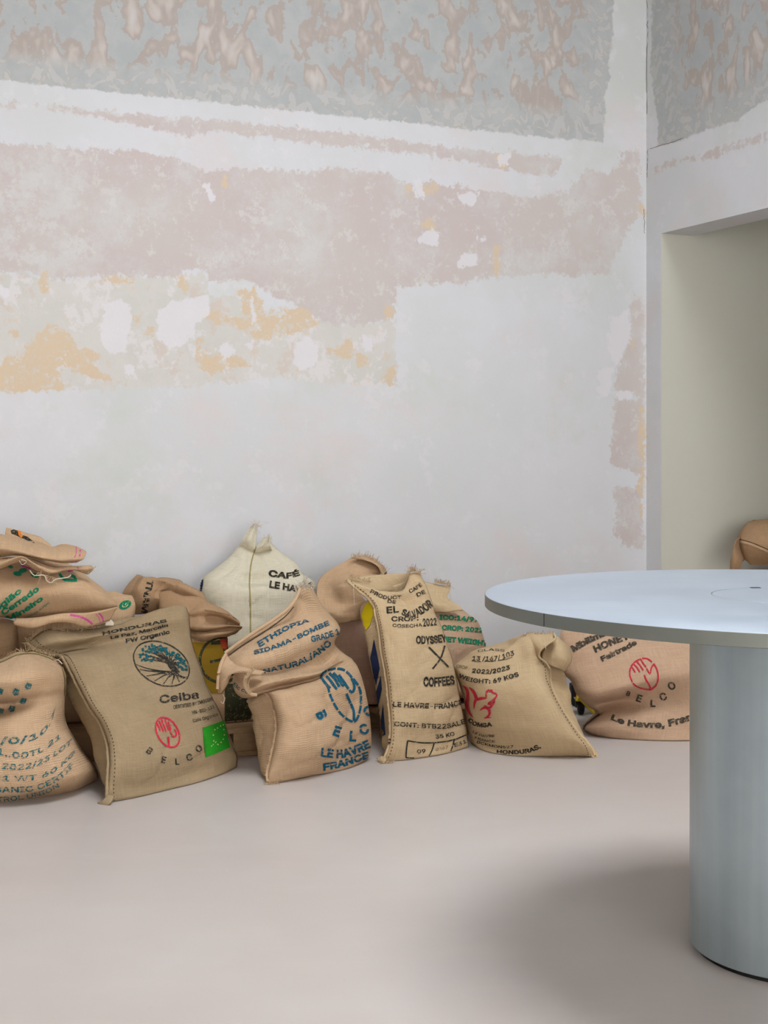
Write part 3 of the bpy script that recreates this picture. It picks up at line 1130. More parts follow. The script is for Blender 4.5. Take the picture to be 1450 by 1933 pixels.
A.text('CONTROL UNION', [(-50, 1513), (0, 1512), (40, 1508), (84, 1498), (112, 1484)], 13, I_TEAL2, 10, stencil=True)
A.fill('printed_mark', [[(x - 7, y + 2), (x - 2, y - 7), (x + 7, y - 3), (x + 4, y + 6), (x - 3, y + 7)] for x, y in ((0, 1304), (30, 1305), (53, 1294), (44, 1322), (23, 1338), (1, 1343))], I_TEAL2)

# ---- B: tall sack with the tree emblem
B = Sack('tall leaning burlap sack with round tree emblem and square green label', J_GREY, [
    (None, None, 0, 0.22, [(204, 1516), (254, 1507), (317, 1492), (381, 1476), (428, 1459), (447, 1449)]),
    (4.11, 4.57, 0.05, 0.22, [(203, 1486), (254, 1487), (317, 1474), (381, 1457), (428, 1440), (449, 1430)], [(196, 1476, 4.2)]),
    (4.14, 4.59, 0.10, 0.22, [(206, 1440), (260, 1444), (330, 1432), (390, 1416), (440, 1408)], [(187, 1440, 4.27)]),
    (4.19, 4.62, 0.12, 0.22, [(203, 1402), (260, 1404), (330, 1392), (390, 1378), (430, 1380)], [(179, 1402, 4.33)]),
    (4.24, 4.65, 0.13, 0.22, [(190, 1367), (250, 1365), (320, 1352), (380, 1340), (415, 1343)], [(164, 1372, 4.38)]),
    (4.30, 4.69, 0.12, 0.2, [(165, 1329), (230, 1324), (300, 1311), (360, 1300), (395, 1304)], [(143, 1332, 4.43)]),
    (4.37, 4.74, 0.10, 0.18, [(140, 1281), (210, 1273), (280, 1261), (340, 1251), (378, 1256)], [(126, 1286, 4.47)]),
    (4.45, 4.78, 0.07, 0.08, [(118, 1241), (190, 1234), (260, 1222), (330, 1211), (364, 1216)]),
    (4.50, 4.80, 0.04, 0.05, [(100, 1236), (140, 1225, 0.05), (180, 1216, 0.03), (240, 1206), (310, 1194), (360, 1194)]),
    (4.51, 4.81, 0.06, 0.04, [(68, 1224), (110, 1211, -0.03), (160, 1204), (230, 1191), (300, 1176), (358, 1166)]),
    (4.53, 4.82, 0.02, 0.04, [(52, 1213), (85, 1191), (130, 1190), (190, 1184), (252, 1165), (300, 1149), (330, 1142), (352, 1145)]),
], opened=True, seams='l', cloth=GREYTAN, amp=0.0055)
B.fray([P(52, 1213, 4.52), P(85, 1189, 4.53), P(130, 1190, 4.56), P(190, 1184, 4.62)], 130, 0.022, 0.6, (-0.4, 0, 0.6))
B.fray([P(52, 1213, 4.52), P(70, 1227, 4.5), P(98, 1237, 4.49)], 60, 0.02, 0.7, (-0.5, 0, -0.5))
B.patch('corner_ear', [[(204, 1502, 4.10), (214, 1504, 4.10)], [(196, 1512, 4.09), (208, 1517, 4.08)], [(186, 1515, 4.10), (198, 1519, 4.09)]], nu=14, amp=0.003, thick=0.012)
B.text('HONDURAS', [(194, 1199), (255, 1187), (315, 1174)], 7, I_BLACK, 7, bold=0.03)
B.text('La Paz, Marcala', [(209, 1206), (262, 1196), (317, 1182)], 8, I_BLACK, 8, bold=0.03)
B.text('FW Organic', [(238, 1214), (280, 1206), (321, 1196)], 10.5, I_BLACK, 10, bold=0.03)
# tree in its ring
tc, tp, tq = (304.5, 1253.5), (52.5, 12.5), (0, 40.6)
L = loc2(tc, tp, tq)
ls = [(ell(tc, tp, tq, 90), 2.0)]
ls.append(([L(0.27, -0.2), L(0.33, -0.02), L(0.45, 0.12), L(0.5, 0.3)], [6, 9, 11, 18]))
rr = random.Random(3)
leaves = []
for i in range(11):
    ang = math.pi * (1.04 - 1.08 * i / 10.0)
    R_ = 0.80 + 0.1 * rr.random()
    tx, ty = 0.05 + R_ * math.cos(ang) * 0.95, -0.06 - R_ * math.sin(ang) * 0.86
    sx_, sy_ = 0.29 + 0.05 * math.cos(ang), -0.12 + 0.04 * rr.random()
    mx, my = (sx_ + tx) / 2 + rr.uniform(-0.06, 0.06), (sy_ + ty) / 2 - 0.07 + rr.uniform(-0.05, 0.05)
    ls.append(([L(sx_ + 0.03, sy_ + 0.12), L(sx_, sy_), L(mx, my), L(tx * 0.96, ty * 0.96)], [4.4, 3.4, 1.7, 0.7]))
    for t in (0.3, 0.47, 0.63, 0.8, 0.97):
        for sd in (-1, 1):
            bx_ = (1 - t) * mx + t * tx + rr.uniform(-0.05, 0.05)
            by_ = (1 - t) * my + t * ty + rr.uniform(-0.05, 0.05)
            ex, ey = bx_ + sd * 0.085, by_ + rr.uniform(-0.08, 0.05)
            if ex * ex + ey * ey < 0.84:
                leaves.append((ex, ey, rr.uniform(0, 6.28)))
for i in range(9):
    ang = math.pi * (0.03 + 0.9 * i / 8.0)
    tx, ty = 0.93 * math.cos(ang), 0.93 * math.sin(ang)
    ty = max(ty, 0.32)
    sx_ = 0.5 + (tx - 0.5) * 0.12
    ls.append(([L(sx_, 0.3), L(sx_ + (tx - sx_) * 0.4, 0.36 + 0.2 * abs(ty - 0.3)), L(sx_ + (tx - sx_) * 0.75, 0.36 + 0.6 * (ty - 0.3)), L(tx, ty)], [4.6, 2.4, 1.5, 1.0]))
B.strokes('printed_tree', ls, I_BLACK)
lv = []
for ex, ey, a in leaves:
    c_ = L(ex, ey)
    lv.append([(c_[0] + 3.1 * math.cos(a + b_) * (1.0 if j % 2 == 0 else 0.55), c_[1] + 2.6 * math.sin(a + b_) * (1.0 if j % 2 == 0 else 0.6))
               for j, b_ in enumerate(np.linspace(0, 2 * math.pi, 8, endpoint=False))])
B.fill('printed_leaves', lv, I_DTEAL, label='dark teal printed leaves')['kind'] = 'stuff'
B.text('Ceiba', [(302, 1328), (340, 1323), (375, 1318)], 20, I_BLACK, 19, bold=0.018)
B.text('CERTIFIED BY IMOCERT', [(327, 1339), (370, 1331), (403, 1322)], 9, I_BLACK, 8, bold=0.015)
B.text('HN-BIO-123', [(363, 1349), (385, 1344), (404, 1337)], 9, I_BLACK, 8, bold=0.01)
B.text('Café Orgánico', [(364, 1364), (390, 1358), (411, 1351)], 9, I_BLACK, 8, bold=0.01)
hand_emblem(B, 'printed_hand', (316, 1383), (22.5, 10), (0, 26.2), I_RED, 3.0, 'red hand emblem in an oval')
B.letters([('B', 283.5, 1416, 38), ('E', 309, 1432, 14), ('L', 334, 1435, -4), ('C', 356, 1427, -16), ('O', 373, 1411, -36)], 17, I_BLACK, 0.02)
B.fill('green_label', [[(382, 1374), (402, 1368), (422, 1360), (428, 1386), (434, 1411), (412, 1420), (387, 1430), (384, 1402)]], I_LEAF, 'bright green printed square')
st = []
for x, y in ((404, 1378), (409, 1375), (415, 1371), (420, 1369), (424, 1366), (421, 1378), (422, 1388), (420, 1396), (416, 1402), (410, 1406), (402, 1399), (401, 1388)):
    st.append([(x + r_ * math.cos(a), y + r_ * math.sin(a)) for a, r_ in zip(np.linspace(0, 2 * math.pi, 10, endpoint=False) - 1.57, (1.9, 0.8) * 5)])
B.fill('label_stars', st, I_PALE, lift=0.0034)['kind'] = 'stuff'
B.strokes('label_stem', [([(396, 1411), (402, 1405), (408, 1400)], 1.4)], I_PALE)

# ---- C: sack with folded neck, teal stencil print
CS = Sack('burlap sack with neck folded over, big teal hand emblem and stencil lettering', J_COARSE, [
    (None, None, 0, 0.24, [(507, 1480), (532, 1477), (577, 1468), (621, 1460), (665, 1449), (694, 1435)]),
    (4.36, 4.68, 0.08, 0.2, [(505, 1462), (560, 1456), (620, 1444), (670, 1432), (700, 1416)], [(496, 1460, 4.45)]),
    (4.38, 4.69, 0.12, 0.22, [(512, 1431), (560, 1428), (620, 1416), (670, 1402), (701, 1388)], [(489, 1432, 4.5)]),
    (4.40, 4.70, 0.13, 0.22, [(519, 1398), (565, 1394), (620, 1383), (670, 1370), (699, 1358)], [(484, 1400, 4.52)]),
    (4.42, 4.71, 0.13, 0.22, [(523, 1365), (565, 1360), (620, 1348), (665, 1336), (694, 1322)], [(477, 1366, 4.54)]),
    (4.44, 4.72, 0.13, 0.22, [(517, 1336), (565, 1328), (620, 1316), (660, 1302), (687, 1292)], [(472, 1340, 4.55)]),
    (4.46, 4.73, 0.11, 0.2, [(505, 1310), (550, 1302), (600, 1290), (645, 1275), (677, 1261)], [(464, 1322, 4.56)]),
    (4.47, 4.74, 0.08, 0.16, [(478, 1312, 0.0), (520, 1300, 0.02), (560, 1291, 0.025), (600, 1280, 0.01), (640, 1258), (666, 1246)]),
    (4.47, 4.75, 0.13, 0.14, [(458, 1308, -0.01), (500, 1292, -0.01), (550, 1280), (600, 1270), (635, 1250), (654, 1238)]),
    (4.48, 4.76, 0.10, 0.12, [(452, 1290, -0.01), (490, 1275), (530, 1267, 0.02), (565, 1260, 0.03), (605, 1256, 0.03), (630, 1236, 0.03), (638, 1224, 0.02)]),
    (4.48, 4.77, 0.12, 0.10, [(446, 1276), (480, 1266), (520, 1256), (560, 1246), (600, 1230), (632, 1212, -0.01)]),
    (4.50, 4.78, 0.14, 0.1, [(438, 1262), (470, 1250), (510, 1238), (560, 1220), (605, 1205), (642, 1192, -0.02)]),
    (4.54, 4.80, 0.12, 0.1, [(430, 1248), (462, 1232), (505, 1213), (555, 1192), (600, 1176), (636, 1174)]),
    (4.58, 4.82, 0.08, 0.08, [(426, 1238), (460, 1216), (500, 1192), (545, 1165), (580, 1140), (612, 1146)]),
    (4.60, 4.83, 0.05, 0.08, [(425, 1232), (455, 1210), (484, 1190), (515, 1170), (541, 1151), (558, 1130), (566, 1110), (577, 1104), (590, 1112)]),
], seams='', amp=0.009, cloth=TAN)
CS.seam('l', 0.0, 0.36, 0.005, False)
CS.patch('mouth_fold', [[(426, 1236, 4.52), (440, 1250, 4.48), (470, 1262, 4.44), (500, 1268, 4.42)],
                        [(418, 1252, 4.46), (434, 1264, 4.41), (455, 1262, 4.40), (486, 1274, 4.38)],
                        [(413, 1272, 4.44), (424, 1280, 4.40), (436, 1272, 4.40), (444, 1268, 4.42)],
                        [(411, 1300, 4.44), (418, 1303, 4.42), (428, 1292, 4.42), (433, 1280, 4.44)],
                        [(413, 1309, 4.46), (419, 1308, 4.45), (425, 1300, 4.45), (430, 1290, 4.46)]], amp=0.003, nu=40)
CS.patch('mouth_lining', [[(446, 1262, 4.50), (462, 1266, 4.46), (474, 1274, 4.43)], [(440, 1284, 4.48), (456, 1288, 4.43), (470, 1294, 4.41)],
                          [(444, 1304, 4.47), (460, 1308, 4.42), (476, 1310, 4.41)], [(456, 1316, 4.50), (470, 1317, 4.46), (482, 1314, 4.45)]], amp=0.003, nu=30)
tubes('mouth_rim', [crspline([P(*t) for t in ((478, 1262, 4.36), (470, 1272, 4.36), (462, 1285, 4.365), (464, 1298, 4.365), (474, 1310, 4.37), (484, 1312, 4.38))], 40)], 0.006, J_COARSE, CS.root, 8)
tubes('hem', [crspline([P(*t) for t in ((425, 1233, 4.55), (455, 1211, 4.565), (484, 1191, 4.58), (515, 1171, 4.60), (541, 1152, 4.62), (558, 1131, 4.65), (566, 1112, 4.7))], 70),
              crspline([P(*t) for t in ((426, 1236, 4.52), (418, 1252, 4.45), (413, 1272, 4.43), (411, 1300, 4.43))], 30)], 0.006, J_COARSE, CS.root, 8)
CS.strokes('stitching', [([(432, 1238), (462, 1217), (500, 1193), (540, 1163), (555, 1146)], 1.6)], M_STITCH)
CS.fray([P(563, 1112, 4.73), P(577, 1104, 4.73), P(590, 1111, 4.73)], 110, 0.03, 0.7, (0, 0, 0.5), M_THREAD)
CS.fray([P(480, 1262, 4.35), P(464, 1284, 4.35), P(474, 1310, 4.35)], 70, 0.012, 0.8)
CS.fray([P(498, 1478, 4.34), P(510, 1481, 4.33), P(530, 1478, 4.35)], 50, 0.02, 0.6, (0.2, -0.3, 0.1))
CS.thread([(420, 1310, 4.44), (424, 1318, 4.43), (421, 1328, 4.43), (417, 1324, 4.43)], 0.0012)
CS.text('ETHIOPIA', [(491, 1222), (520, 1203), (550, 1186), (584, 1174)], 15, I_TEAL, 8, bold=0.025, stencil=True)
CS.text('SIDAMA-BOMBE', [(480, 1236), (514, 1227), (560, 1208), (598, 1190), (622, 1180)], 10, I_TEAL, 12, bold=0.025, stencil=True)
CS.text('GRADE 1', [(588, 1212), (612, 1206), (641, 1196)], 14, I_TEAL, 13, bold=0.025, stencil=True)
CS.text('NATURAL/ANO', [(498, 1271), (532, 1263), (562, 1256), (600, 1236), (626, 1216)], 11, I_TEAL, 16, bold=0.025, stencil=True)
zq = lambda l_: [(400 + x / 4.53, 1100 + y / 4.53) for x, y in l_]
egg = zq([(930, 800), (960, 760), (1020, 740), (1080, 738), (1140, 755), (1185, 800), (1235, 860), (1265, 920), (1272, 1000), (1265, 1080), (1240, 1160),
          (1212, 1188), (1150, 1165), (1090, 1110), (1040, 1030), (1010, 960), (985, 880), (950, 835), (930, 800)])
dense = crspline(egg, 15 * 12)
em = [(dense[i * 12:i * 12 + 11], 4.2) for i in range(15)]
for l_ in ([(950, 838), (985, 880), (1010, 905)], [(980, 800), (1020, 850), (1065, 912)], [(1005, 775), (1050, 825), (1088, 892)], [(1040, 775), (1080, 820), (1118, 880), (1130, 872)],
           [(1085, 790), (1130, 855), (1165, 910)], [(1172, 920), (1195, 938), (1215, 905), (1205, 845), (1190, 820)], [(1148, 950), (1165, 990), (1182, 1030)],
           [(1186, 1035), (1208, 1090), (1212, 1180)]):
    em.append((zq(l_), 4.6))
CS.strokes('printed_hand', em, I_TEAL)
CS.letters([('B', 610, 1348, 62), ('E', 637, 1377, 18), ('L', 666, 1386, 4), ('C', 685, 1373, -20), ('O', 692, 1340, -55)], 25, I_TEAL, 0.035, True)
CS.text('LE HAVRE', [(605, 1427), (643, 1430), (672, 1422), (699, 1410)], 21, I_TEAL, 20, bold=0.035, stencil=True)
CS.text('FRANCE', [(610, 1454), (645, 1447), (696, 1430)], 17, I_TEAL, 16, bold=0.035, stencil=True, skew=0.15)
CS.text('Elc co', [(440, 1293), (452, 1302), (468, 1309)], 9, I_DTEAL)

# ---- D: slim sack with black print and navy diamonds on its side
D = Sack('slim upright pale sack with open collar and black text, navy diamonds down its side', J_PALE, [
    (None, None, 0, 0.150, [(724, 1438), (760, 1436), (800, 1431), (840, 1424), (885, 1411)]),
    (4.660, 4.890, 0.05, 0.150, [(734, 1410), (770, 1412), (810, 1408), (850, 1400), (882, 1390)], [(722, 1410, 4.75)]),
    (4.680, 4.900, 0.08, 0.165, [(737, 1363), (770, 1366), (810, 1364), (850, 1358), (876, 1352)], [(717, 1364, 4.79)]),
    (4.710, 4.910, 0.09, 0.165, [(733, 1319), (770, 1321), (810, 1319), (850, 1314), (868, 1312)], [(712, 1319, 4.83)]),
    (4.750, 4.930, 0.10, 0.165, [(728, 1270), (765, 1272), (805, 1270), (840, 1265), (859, 1263)], [(704, 1270, 4.87)]),
    (4.800, 4.950, 0.10, 0.165, [(721, 1230), (760, 1230), (800, 1227), (830, 1223), (847, 1222)], [(695, 1228, 4.91)]),
    (4.850, 4.980, 0.09, 0.150, [(715, 1186), (750, 1187), (790, 1184), (818, 1181), (833, 1182)], [(685, 1188, 4.94)]),
    (4.880, 5.000, 0.07, 0.135, [(710, 1163), (745, 1163), (780, 1160), (808, 1157), (822, 1160)], [(679, 1162, 4.96)]),
    (4.900, 5.010, 0.05, 0.120, [(704, 1139), (735, 1142, 0.01), (770, 1142, 0.02), (795, 1136), (815, 1134)], [(683, 1141, 4.97)]),
    (4.910, 5.010, 0.03, 0.090, [(688, 1122), (715, 1126, 0.0), (755, 1130, 0.0), (775, 1118, -0.01), (790, 1112), (806, 1109)]),
    (4.920, 5.010, 0.02, 0.075, [(664, 1103), (700, 1113, -0.02), (735, 1120, -0.02), (758, 1119, -0.02), (770, 1108, 0.0), (778, 1097), (797, 1092)]),
    (4.930, 5.010, 0.0, 0.075, [(656, 1093), (690, 1108, -0.03), (735, 1117, -0.03), (760, 1115, -0.02), (770, 1098, 0.0), (776, 1083), (794, 1083)]),
], opened=True, seams='l', amp=0.005, cloth=PALE)
D.patch('collar_back', [[(656, 1093, 4.93), (690, 1118, 5.0), (735, 1128, 5.04), (775, 1115, 5.04), (794, 1086, 5.01)],
                        [(660, 1091, 4.94), (700, 1102, 5.01), (735, 1106, 5.04), (762, 1098, 5.04), (776, 1082, 5.03), (794, 1082, 5.01)]], amp=0.002, nu=50)
D.fray([P(656, 1092, 4.92), P(672, 1093, 4.95), P(700, 1101, 5.0)], 70, 0.015, 0.6)
D.fray([P(770, 1088, 5.0), P(776, 1080, 5.0), P(794, 1082, 5.0)], 110, 0.022, 0.5)
D.fray([P(716, 1436, 4.64), P(724, 1439, 4.63), P(745, 1437, 4.63)], 60, 0.02, 0.6, (-0.5, -0.2, 0.1))
D.patch('corner_ear', [[(722, 1428, 4.66), (730, 1434, 4.63)], [(715, 1433, 4.66), (724, 1440, 4.62)], [(711, 1432, 4.67), (716, 1438, 4.64)]], nu=12, amp=0.002, thick=0.01)
D.thread([(667, 1098, 4.9), (668, 1120, 4.89), (669, 1142, 4.89)], 0.0009)
D.text('PRODUCT', [(698, 1119), (726, 1131), (758, 1130)], 10, I_BLACK, 9)
D.text('CAFÉ', [(774, 1120), (785, 1114), (797, 1106)], 9, I_BLACK, 9)
D.text('DE', [(731, 1138), (747, 1140)], 8, I_BLACK)
D.text('DE', [(788, 1127), (803, 1120)], 10, I_BLACK)
D.text('EL', [(730, 1158), (753, 1156)], 16, I_BLACK, bold=0.03)
D.text('SALVADOR', [(757, 1160), (775, 1167), (795, 1160), (818, 1144)], 15, I_BLACK, 22, bold=0.03)
D.text('CROP:', [(739, 1173), (765, 1173), (790, 1171)], 12, I_BLACK)
D.text('COSECHA', [(741, 1184), (770, 1185), (797, 1183)], 8.5, I_BLACK, bold=0.01)
D.text('2022', [(799, 1183), (824, 1180)], 20, I_BLACK, 18)
D.text('ODYSSEY', [(785, 1215), (812, 1215), (843, 1211)], 19, I_BLACK, 19, bold=0.035)
D.strokes('printed_cross', [([(809, 1222), (827, 1240), (846, 1259)], 3), ([(839, 1219), (831, 1243), (816, 1263)], 3)], I_BLACK)
D.text('COFFEES', [(799, 1295), (828, 1295), (858, 1291)], 23, I_BLACK, 22, bold=0.035)
D.text('LE HAVRE-FRANCE', [(742, 1334), (802, 1337), (842, 1337), (874, 1329)], 13, I_BLACK, 13, bold=0.025, stencil=True)
D.text('CONT: BTB22SALB', [(744, 1370), (802, 1374), (847, 1374), (879, 1365)], 11, I_BLACK, 12, bold=0.02, stencil=True)
D.text('35 KG', [(822, 1394), (840, 1392), (858, 1388)], 10, I_BLACK)
D.strokes('printed_box', [([(769, 1398), (795, 1402), (830, 1401), (857, 1396), (880, 1387)], 2.6), ([(766, 1430), (795, 1431), (830, 1426), (858, 1420), (883, 1411)], 2.4),
                          ([(769, 1398), (767, 1414), (766, 1430)], 2.6), ([(819, 1402), (815, 1416), (808, 1430)], 2.4), ([(857, 1396), (854, 1408), (849, 1421)], 2.4)], I_BLACK)
D.text('09', [(787, 1422), (803, 1421)], 10, I_BLACK)
D.text('0567', [(822, 1418), (845, 1413)], 8, I_BLACK, bold=0.0, skew=0.2)
D.text('E31', [(857, 1410), (868, 1407), (880, 1402)], 9, I_BLACK, skew=0.2)
D.fill('navy_diamonds', [[(707, 1206), (713, 1235), (718, 1262), (711, 1294), (705, 1270), (700, 1243)], [(720, 1275), (722, 1301), (715, 1333), (711, 1306)],
                         [(724, 1328), (729, 1387), (722, 1390), (720, 1360)]], I_NAVY, 'navy printed diamonds')
D.fill('yellow_print', [[(701, 1134), (690, 1142), (683, 1162), (688, 1180), (692, 1190), (699, 1180), (705, 1160), (704, 1146)]], I_YELL, 'yellow printed patch')

# ---- E: squirrel sack
E = Sack('slumped pale burlap sack with red squirrel emblem, mouth curled open at the right', J_PALE, [
    (None, None, 0, 0.2, [(890, 1404), (911, 1417), (956, 1426), (1025, 1429), (1093, 1429), (1122, 1430)]),
    (4.96, 4.73, 0.12, 0.22, [(885, 1385), (920, 1402), (970, 1409), (1030, 1410), (1085, 1406), (1116, 1412)], [(1119, 1412, 4.8)]),
    (4.97, 4.76, 0.17, 0.24, [(879, 1353), (915, 1370), (970, 1378), (1025, 1378), (1070, 1372), (1093, 1385)], [(1104, 1388, 4.84)]),
    (4.98, 4.79, 0.19, 0.24, [(875, 1319), (915, 1335), (965, 1341), (1015, 1340), (1050, 1336), (1070, 1353)], [(1090, 1352, 4.88)]),
    (4.99, 4.81, 0.19, 0.24, [(866, 1290), (905, 1306), (955, 1311), (1000, 1308), (1030, 1304), (1052, 1321)], [(1081, 1320, 4.91)]),
    (4.99, 4.84, 0.17, 0.22, [(858, 1268), (900, 1283), (950, 1287), (990, 1282), (1020, 1278), (1039, 1289)], [(1073, 1295, 4.93)]),
    (5.00, 4.86, 0.15, 0.2, [(857, 1257), (895, 1264), (940, 1268), (985, 1258, 0.02), (1015, 1256, 0.01), (1036, 1262)], [(1066, 1272, 4.95)]),
    (5.00, 4.88, 0.14, 0.18, [(870, 1248), (900, 1247), (940, 1248), (980, 1236, 0.03), (1005, 1232), (1022, 1240)], [(1062, 1256, 4.96)]),
    (5.00, 4.89, 0.10, 0.16, [(884, 1238), (905, 1230), (940, 1230), (975, 1216, 0.02), (1000, 1212), (1024, 1220)]),
    (5.00, 4.90, 0.04, 0.14, [(893, 1230), (915, 1225), (947, 1225), (970, 1218), (980, 1203), (998, 1197), (1030, 1203)]),
], seams='r', amp=0.0065, cloth=PALE, opened=False)
E.patch('mouth_fold', [[(985, 1207, 4.89), (1000, 1196, 4.90), (1025, 1197, 4.90), (1046, 1196, 4.90)],
                       [(1000, 1222, 4.84), (1012, 1210, 4.82), (1032, 1204, 4.82), (1050, 1200, 4.84)],
                       [(1016, 1240, 4.80), (1020, 1226, 4.78), (1034, 1216, 4.78), (1048, 1206, 4.80)]], amp=0.002, nu=40)
E.patch('mouth_lining', [[(1046, 1196, 4.90), (1036, 1212, 4.88), (1024, 1230, 4.85), (1024, 1244, 4.83)],
                         [(1058, 1207, 4.91), (1052, 1222, 4.85), (1044, 1236, 4.83), (1040, 1256, 4.83)],
                         [(1072, 1221, 4.93), (1070, 1234, 4.86), (1064, 1246, 4.84), (1056, 1262, 4.85)],
                         [(1080, 1240, 4.95), (1078, 1250, 4.88), (1072, 1258, 4.87), (1066, 1267, 4.90)]], amp=0.003, nu=40)
tubes('mouth_rim', [crspline([P(*t) for t in ((1046, 1196, 4.83), (1048, 1206, 4.78), (1034, 1216, 4.765), (1020, 1228, 4.765), (1018, 1240, 4.79), (1030, 1250, 4.8), (1038, 1262, 4.81))], 50)], 0.004, J_PALE, E.root, 8)
E.patch('corner_ear', [[(1112, 1410, 4.75), (1122, 1414, 4.73)], [(1114, 1426, 4.72), (1127, 1422, 4.73)], [(1120, 1431, 4.71), (1127, 1432, 4.72)]], nu=14, amp=0.002, thick=0.01)
E.fray([P(985, 1205, 4.88), P(1000, 1197, 4.88), P(1025, 1198, 4.88), P(1046, 1196, 4.86)], 80, 0.012, 0.5)
E.thread([(1026, 1216, 4.76), (1030, 1220, 4.75), (1030, 1225, 4.75)], 0.0012)
E.text('CLASS', [(903, 1232), (925, 1229), (953, 1231)], 6, I_BLACK, bold=0.0)
E.text('13 /167/ 103', [(892, 1247), (938, 1247), (971, 1237)], 11, I_BLACK, 12, bold=0.012, skew=0.15)
E.strokes('printed_rule', [([(891, 1248), (900, 1249), (909, 1249)], 1.2), ([(915, 1249), (926, 1249), (936, 1248)], 1.2), ([(941, 1247), (955, 1245), (967, 1241)], 1.2)], I_BLACK)
E.text('CROP :', [(862, 1260), (876, 1263), (886, 1266)], 7, I_BLACK, 9, bold=0.0)
E.text('2022/2023', [(891, 1270), (925, 1272), (963, 1264)], 11, I_BLACK, 11, bold=0.025, skew=0.15)
E.text('WEIGHT: 69 KGS', [(866, 1278), (890, 1287), (922, 1290), (940, 1288), (980, 1277)], 10, I_BLACK, 11, bold=0.025)
z7 = lambda l_: [(840 + x / 7.73, 1190 + y / 7.73) for x, y in l_]
E.strokes('printed_squirrel', [
    (z7([(265, 800), (320, 850), (340, 920), (335, 1000), (330, 1080), (350, 1170), (390, 1240), (415, 1270)]), [1, 5, 5, 6, 7, 6, 4, 1]),
    (z7([(362, 830), (420, 890), (452, 960), (460, 1010)]), [2, 5, 5, 6]),
    (z7([(460, 1000), (440, 1060), (430, 1145)]), [6, 4, 1.5]),
    (z7([(455, 1015), (530, 992), (612, 985)]), [4, 6, 3]), (z7([(610, 985), (607, 930), (618, 885)]), [3, 2.5, 4]),
    (z7([(615, 900), (640, 868), (655, 892), (690, 872), (695, 905), (735, 920), (762, 945), (740, 985), (690, 1030), (640, 1050)]), [3, 3, 4, 3, 3, 3, 3, 3, 3, 1.5]),
    (z7([(630, 1068), (690, 1072), (725, 1045), (735, 1020)]), [4, 4, 4, 1.5]), (z7([(720, 1070), (690, 1095), (655, 1130), (600, 1108), (580, 1092)]), [2, 4, 5, 3, 1]),
    (z7([(512, 1172), (560, 1132), (615, 1125), (655, 1175), (652, 1230), (610, 1272)]), [1, 4, 6, 5, 4, 4]), (z7([(582, 1278), (630, 1270), (680, 1270)]), [3, 2.5, 1.5])],
    I_RED, 'red squirrel emblem')
E.text('COMSA', [(884, 1360), (894, 1368), (910, 1372), (930, 1370)], 10, I_BLACK, 10, bold=0.035)
E.text('LE HAVRE', [(893, 1383), (910, 1390), (934, 1391)], 7, I_BLACK, 6.5, bold=0.01)
E.text('FRANCE', [(897, 1394), (915, 1400), (935, 1401)], 6.5, I_BLACK, 6, bold=0.01)
E.text('BCKMON527', [(901, 1403), (930, 1411), (951, 1413), (970, 1412)], 7, I_BLACK, 8, bold=0.015)
E.text('HONDURAS.', [(938, 1423), (975, 1424), (1000, 1420), (1022, 1411)], 9, I_BLACK, 12, bold=0.035)

# ---- F: sack by the far corner, under the table top
FS = Sack('wide slouching rosy burlap sack with a red hand emblem, seen under the tabletop', J_PINK, [
    (None, None, 0, 0.3, [(1102, 1378), (1110, 1385), (1140, 1392), (1180, 1396), (1240, 1399), (1300, 1399), (1380, 1396), (1430, 1388)]),
    (5.10, 5.16, 0.13, 0.2, [(1101, 1373), (1130, 1372), (1180, 1376), (1240, 1378), (1320, 1378), (1440, 1368)]),
    (5.12, 5.17, 0.13, 0.22, [(1116, 1360), (1140, 1352), (1180, 1354), (1240, 1354), (1320, 1352), (1440, 1342)]),
    (5.13, 5.17, 0.12, 0.22, [(1130, 1347), (1150, 1338, 0.03), (1180, 1334, 0.04), (1240, 1332, 0.01), (1320, 1328), (1438, 1318)]),
    (5.12, 5.17, 0.13, 0.22, [(1112, 1335, 0.04), (1140, 1326, 0.08), (1180, 1318, 0.07), (1230, 1312, 0.02), (1320, 1304), (1436, 1294)]),
    (5.10, 5.17, 0.14, 0.22, [(1097, 1320, 0.02), (1130, 1320, 0.04), (1170, 1311, 0.035), (1220, 1300, 0.01), (1310, 1288), (1434, 1276)]),
    (5.10, 5.18, 0.16, 0.22, [(1087, 1308, 0.0), (1120, 1312, -0.02), (1160, 1302, -0.02), (1220, 1285), (1310, 1268), (1430, 1258)]),
    (5.11, 5.19, 0.15, 0.22, [(1078, 1286), (1110, 1286, -0.01), (1160, 1274, 0.0), (1220, 1262), (1310, 1248), (1425, 1238)]),
    (5.13, 5.20, 0.13, 0.2, [(1062, 1270), (1100, 1258), (1150, 1246), (1220, 1236), (1310, 1226), (1420, 1215)]),
    (5.15, 5.22, 0.11, 0.16, [(1058, 1238), (1100, 1226), (1150, 1214), (1220, 1208), (1310, 1200), (1410, 1190)]),
    (5.18, 5.25, 0.08, 0.1, [(1057, 1205), (1100, 1194), (1150, 1188), (1220, 1180), (1310, 1172), (1395, 1168)]),
    (5.22, 5.28, 0.02, 0.02, [(1060, 1184), (1100, 1178), (1150, 1172), (1220, 1162), (1310, 1156), (1380, 1156)]),
], amp=0.006, cloth=(190, 160, 134))
FS.strokes('bottom_seam', [([(1133, 1348), (1118, 1359), (1108, 1367), (1102, 1376)], 2.6)], M_STITCH)
I_FB = ink('faded_black_ink', (66, 62, 54), (190, 160, 134))
FS.text('Mbilima', [(1083, 1231), (1110, 1215), (1146, 1199)], 16, I_FB, 13, bold=0.045)
FS.text('HONEY', [(1124, 1232), (1150, 1220), (1190, 1205)], 17, I_FB, 15, bold=0.04)
